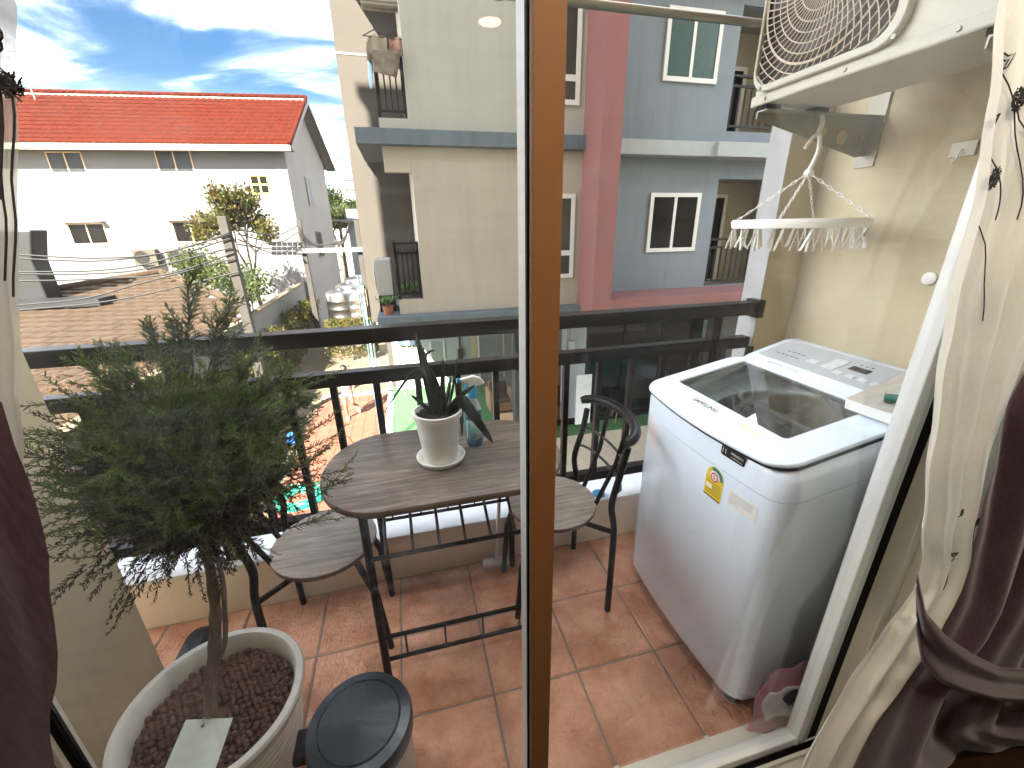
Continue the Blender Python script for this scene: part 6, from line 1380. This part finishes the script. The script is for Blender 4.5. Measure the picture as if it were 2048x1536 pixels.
prt, fnP = drape('plum_curtain', 'dark plum curtain gathered by a tieback at the right', pL, pR, YP + .005, 2.35, 0.0, 2.6, .017, 'plum', 80, 90, 1.0)
# embroidered flowers, sewn onto the sheer cloth as raised stitching
def flower(fn, u0, v0, v1, kind, par, s=.016, du=0.0, off=-.004):
    stem = [fn(u0 + du * (k / 10) ** 2, v1 + (v0 - v1) * k / 10) + Vector((0, off, 0)) for k in range(11)]
    m = MB().tube(stem, .0008, 5)
    c = stem[-1]; e1 = (fn(u0 + du + .01, v0) - fn(u0 + du - .01, v0)).normalized(); e2 = Vector((0, 0, 1))
    if kind == 0:
        for k in range(170):
            a = rnd.uniform(0, 6.28); r_ = s * math.sqrt(rnd.random()); p = c + e1 * (r_ * math.cos(a)) + e2 * (r_ * math.sin(a) + s * .6) + Vector((0, -.001 * rnd.random(), 0)); m.tube([p, p + (e1 * rnd.uniform(-1, 1) + e2 * rnd.uniform(-1, 1)) * .004], .0007, 3)
    elif kind == 1:
        for w in (1, .6): m.tube([c + e1 * (s * w * x) + e2 * (s * w * y) for x, y in ((-1, 1.1), (-.7, .1), (0, -.3), (.7, .1), (1, 1.1), (.4, .9), (0, 1.1), (-.4, .9))], .0010, 4, closed=True)
    else:
        for k in range(5): a = k * 1.2566; m.tube([c + e1 * (s * .6 * math.cos(a) + s * .4 * math.cos(t * .785)) + e2 * (s * .6 * math.sin(a) + s * .4 * math.sin(t * .785) + s) for t in range(8)], .0009, 4, closed=True)
    m.build('embroidered_flower', 'stitch', par)
def uv_of(fn, px, py, Y, zt_=2.35, zb_=0.0):
    p = onY(px, py, Y); v_ = (p.z - zb_) / (zt_ - zb_); best = min(range(101), key=lambda k: abs(fn(k / 100, v_).x - p.x)); return best / 100, v_
for (px, py), (qx, qy), kd, s_ in (((1966, 372), (1950, 640), 0, .013), ((1898, 1020), (1888, 1180), 2, .007), ((1938, 1045), (1905, 1190), 0, .009), ((1887, 1100), (1882, 1175), 1, .007), ((2022, 130), (2010, 440), 1, .014), ((2040, 210), (2030, 460), 0, .013), ((1985, 250), (1992, 440), 1, .010), ((1702, 1520), (1690, 1600), 0, .008)):
    u0, v0 = uv_of(fnS, px, py, YS); u1, v1 = uv_of(fnS, qx, qy, YS); flower(fnS, u1, v0, v1, kd, crt, s_, u0 - u1)
# tieback band
tb2 = thing('curtain_tieback', 'plum satin tieback wrapped around the right curtains', 'tieback', onY(1900, 1290, YP))
def band(u, v_):
    A = [(1834, 1150, 1834, 1260), (1850, 1225, 1845, 1325), (1890, 1270, 1880, 1365), (1940, 1305, 1930, 1385), (2000, 1335, 1990, 1400), (2070, 1340, 2060, 1405), (2150, 1320, 2140, 1400)]
    s = u * (len(A) - 1); i = min(len(A) - 2, int(s)); t_ = s - i; f_ = [A[i][k] + (A[i + 1][k] - A[i][k]) * t_ for k in range(4)]
    Y = .372 + .055 * (1 - math.sin(math.pi * (.08 + .55 * min(1, u * 1.3)))) - .004 * math.sin(v_ * 9)
    return onY(f_[0] + (f_[2] - f_[0]) * v_, f_[1] + (f_[3] - f_[1]) * v_, Y)
MB().grid(band, 40, 8).build('band', 'plum', tb2, True, solid=.004, angle=180)
# left curtains
lR = [(2.35, -.20)] + edge([(42, 0), (47, 200), (50, 400), (56, 620), (62, 850), (70, 1050), (82, 1300), (90, 1536)], YS); lR += [(0.0, lR[-1][1] - .03)]
lL = [(2.35, -.62), (0, -.75)]
clt, fnL = drape('sheer_curtain', 'thin cream sheer curtain hanging at the left edge of the door', lL, lR, YS, 2.35, 0.0, 4.5, .010, 'sheer_thin', 80, 60, .6)
for (px, py), (qx, qy), kd, s_ in (((16, 110), (18, 560), 2, .010), ((40, 190), (46, 590), 0, .007), ((2, 190), (4, 400), 1, .012)):
    u0, v0 = uv_of(fnL, px, py, YS); u1, v1 = uv_of(fnL, qx, qy, YS); flower(fnL, u1, v0, v1, kd, clt, s_, u0 - u1)
qR = [(2.35, -.50), (1.5, -.45)] + edge([(-30, 800), (10, 920), (45, 1000), (72, 1100), (86, 1230), (98, 1320), (100, 1400), (84, 1450), (88, 1536)], YP); qR += [(0.0, qR[-1][1])]
qL = [(2.35, -.8), (0, -.85)]
drape('plum_curtain', 'dark plum curtain at the lower left edge beside the glass', qL, qR, YP, 2.35, 0.0, 3.1, .012, 'plum', 70, 60, .3)
tag(MB().cyl((-2.2, .42, 2.37), (2.2, .42, 2.37), .014, 12).build('curtain_rod', 'warm_brown', None, True), 'curtain rod above the door carrying both pairs of curtains', 'rod')
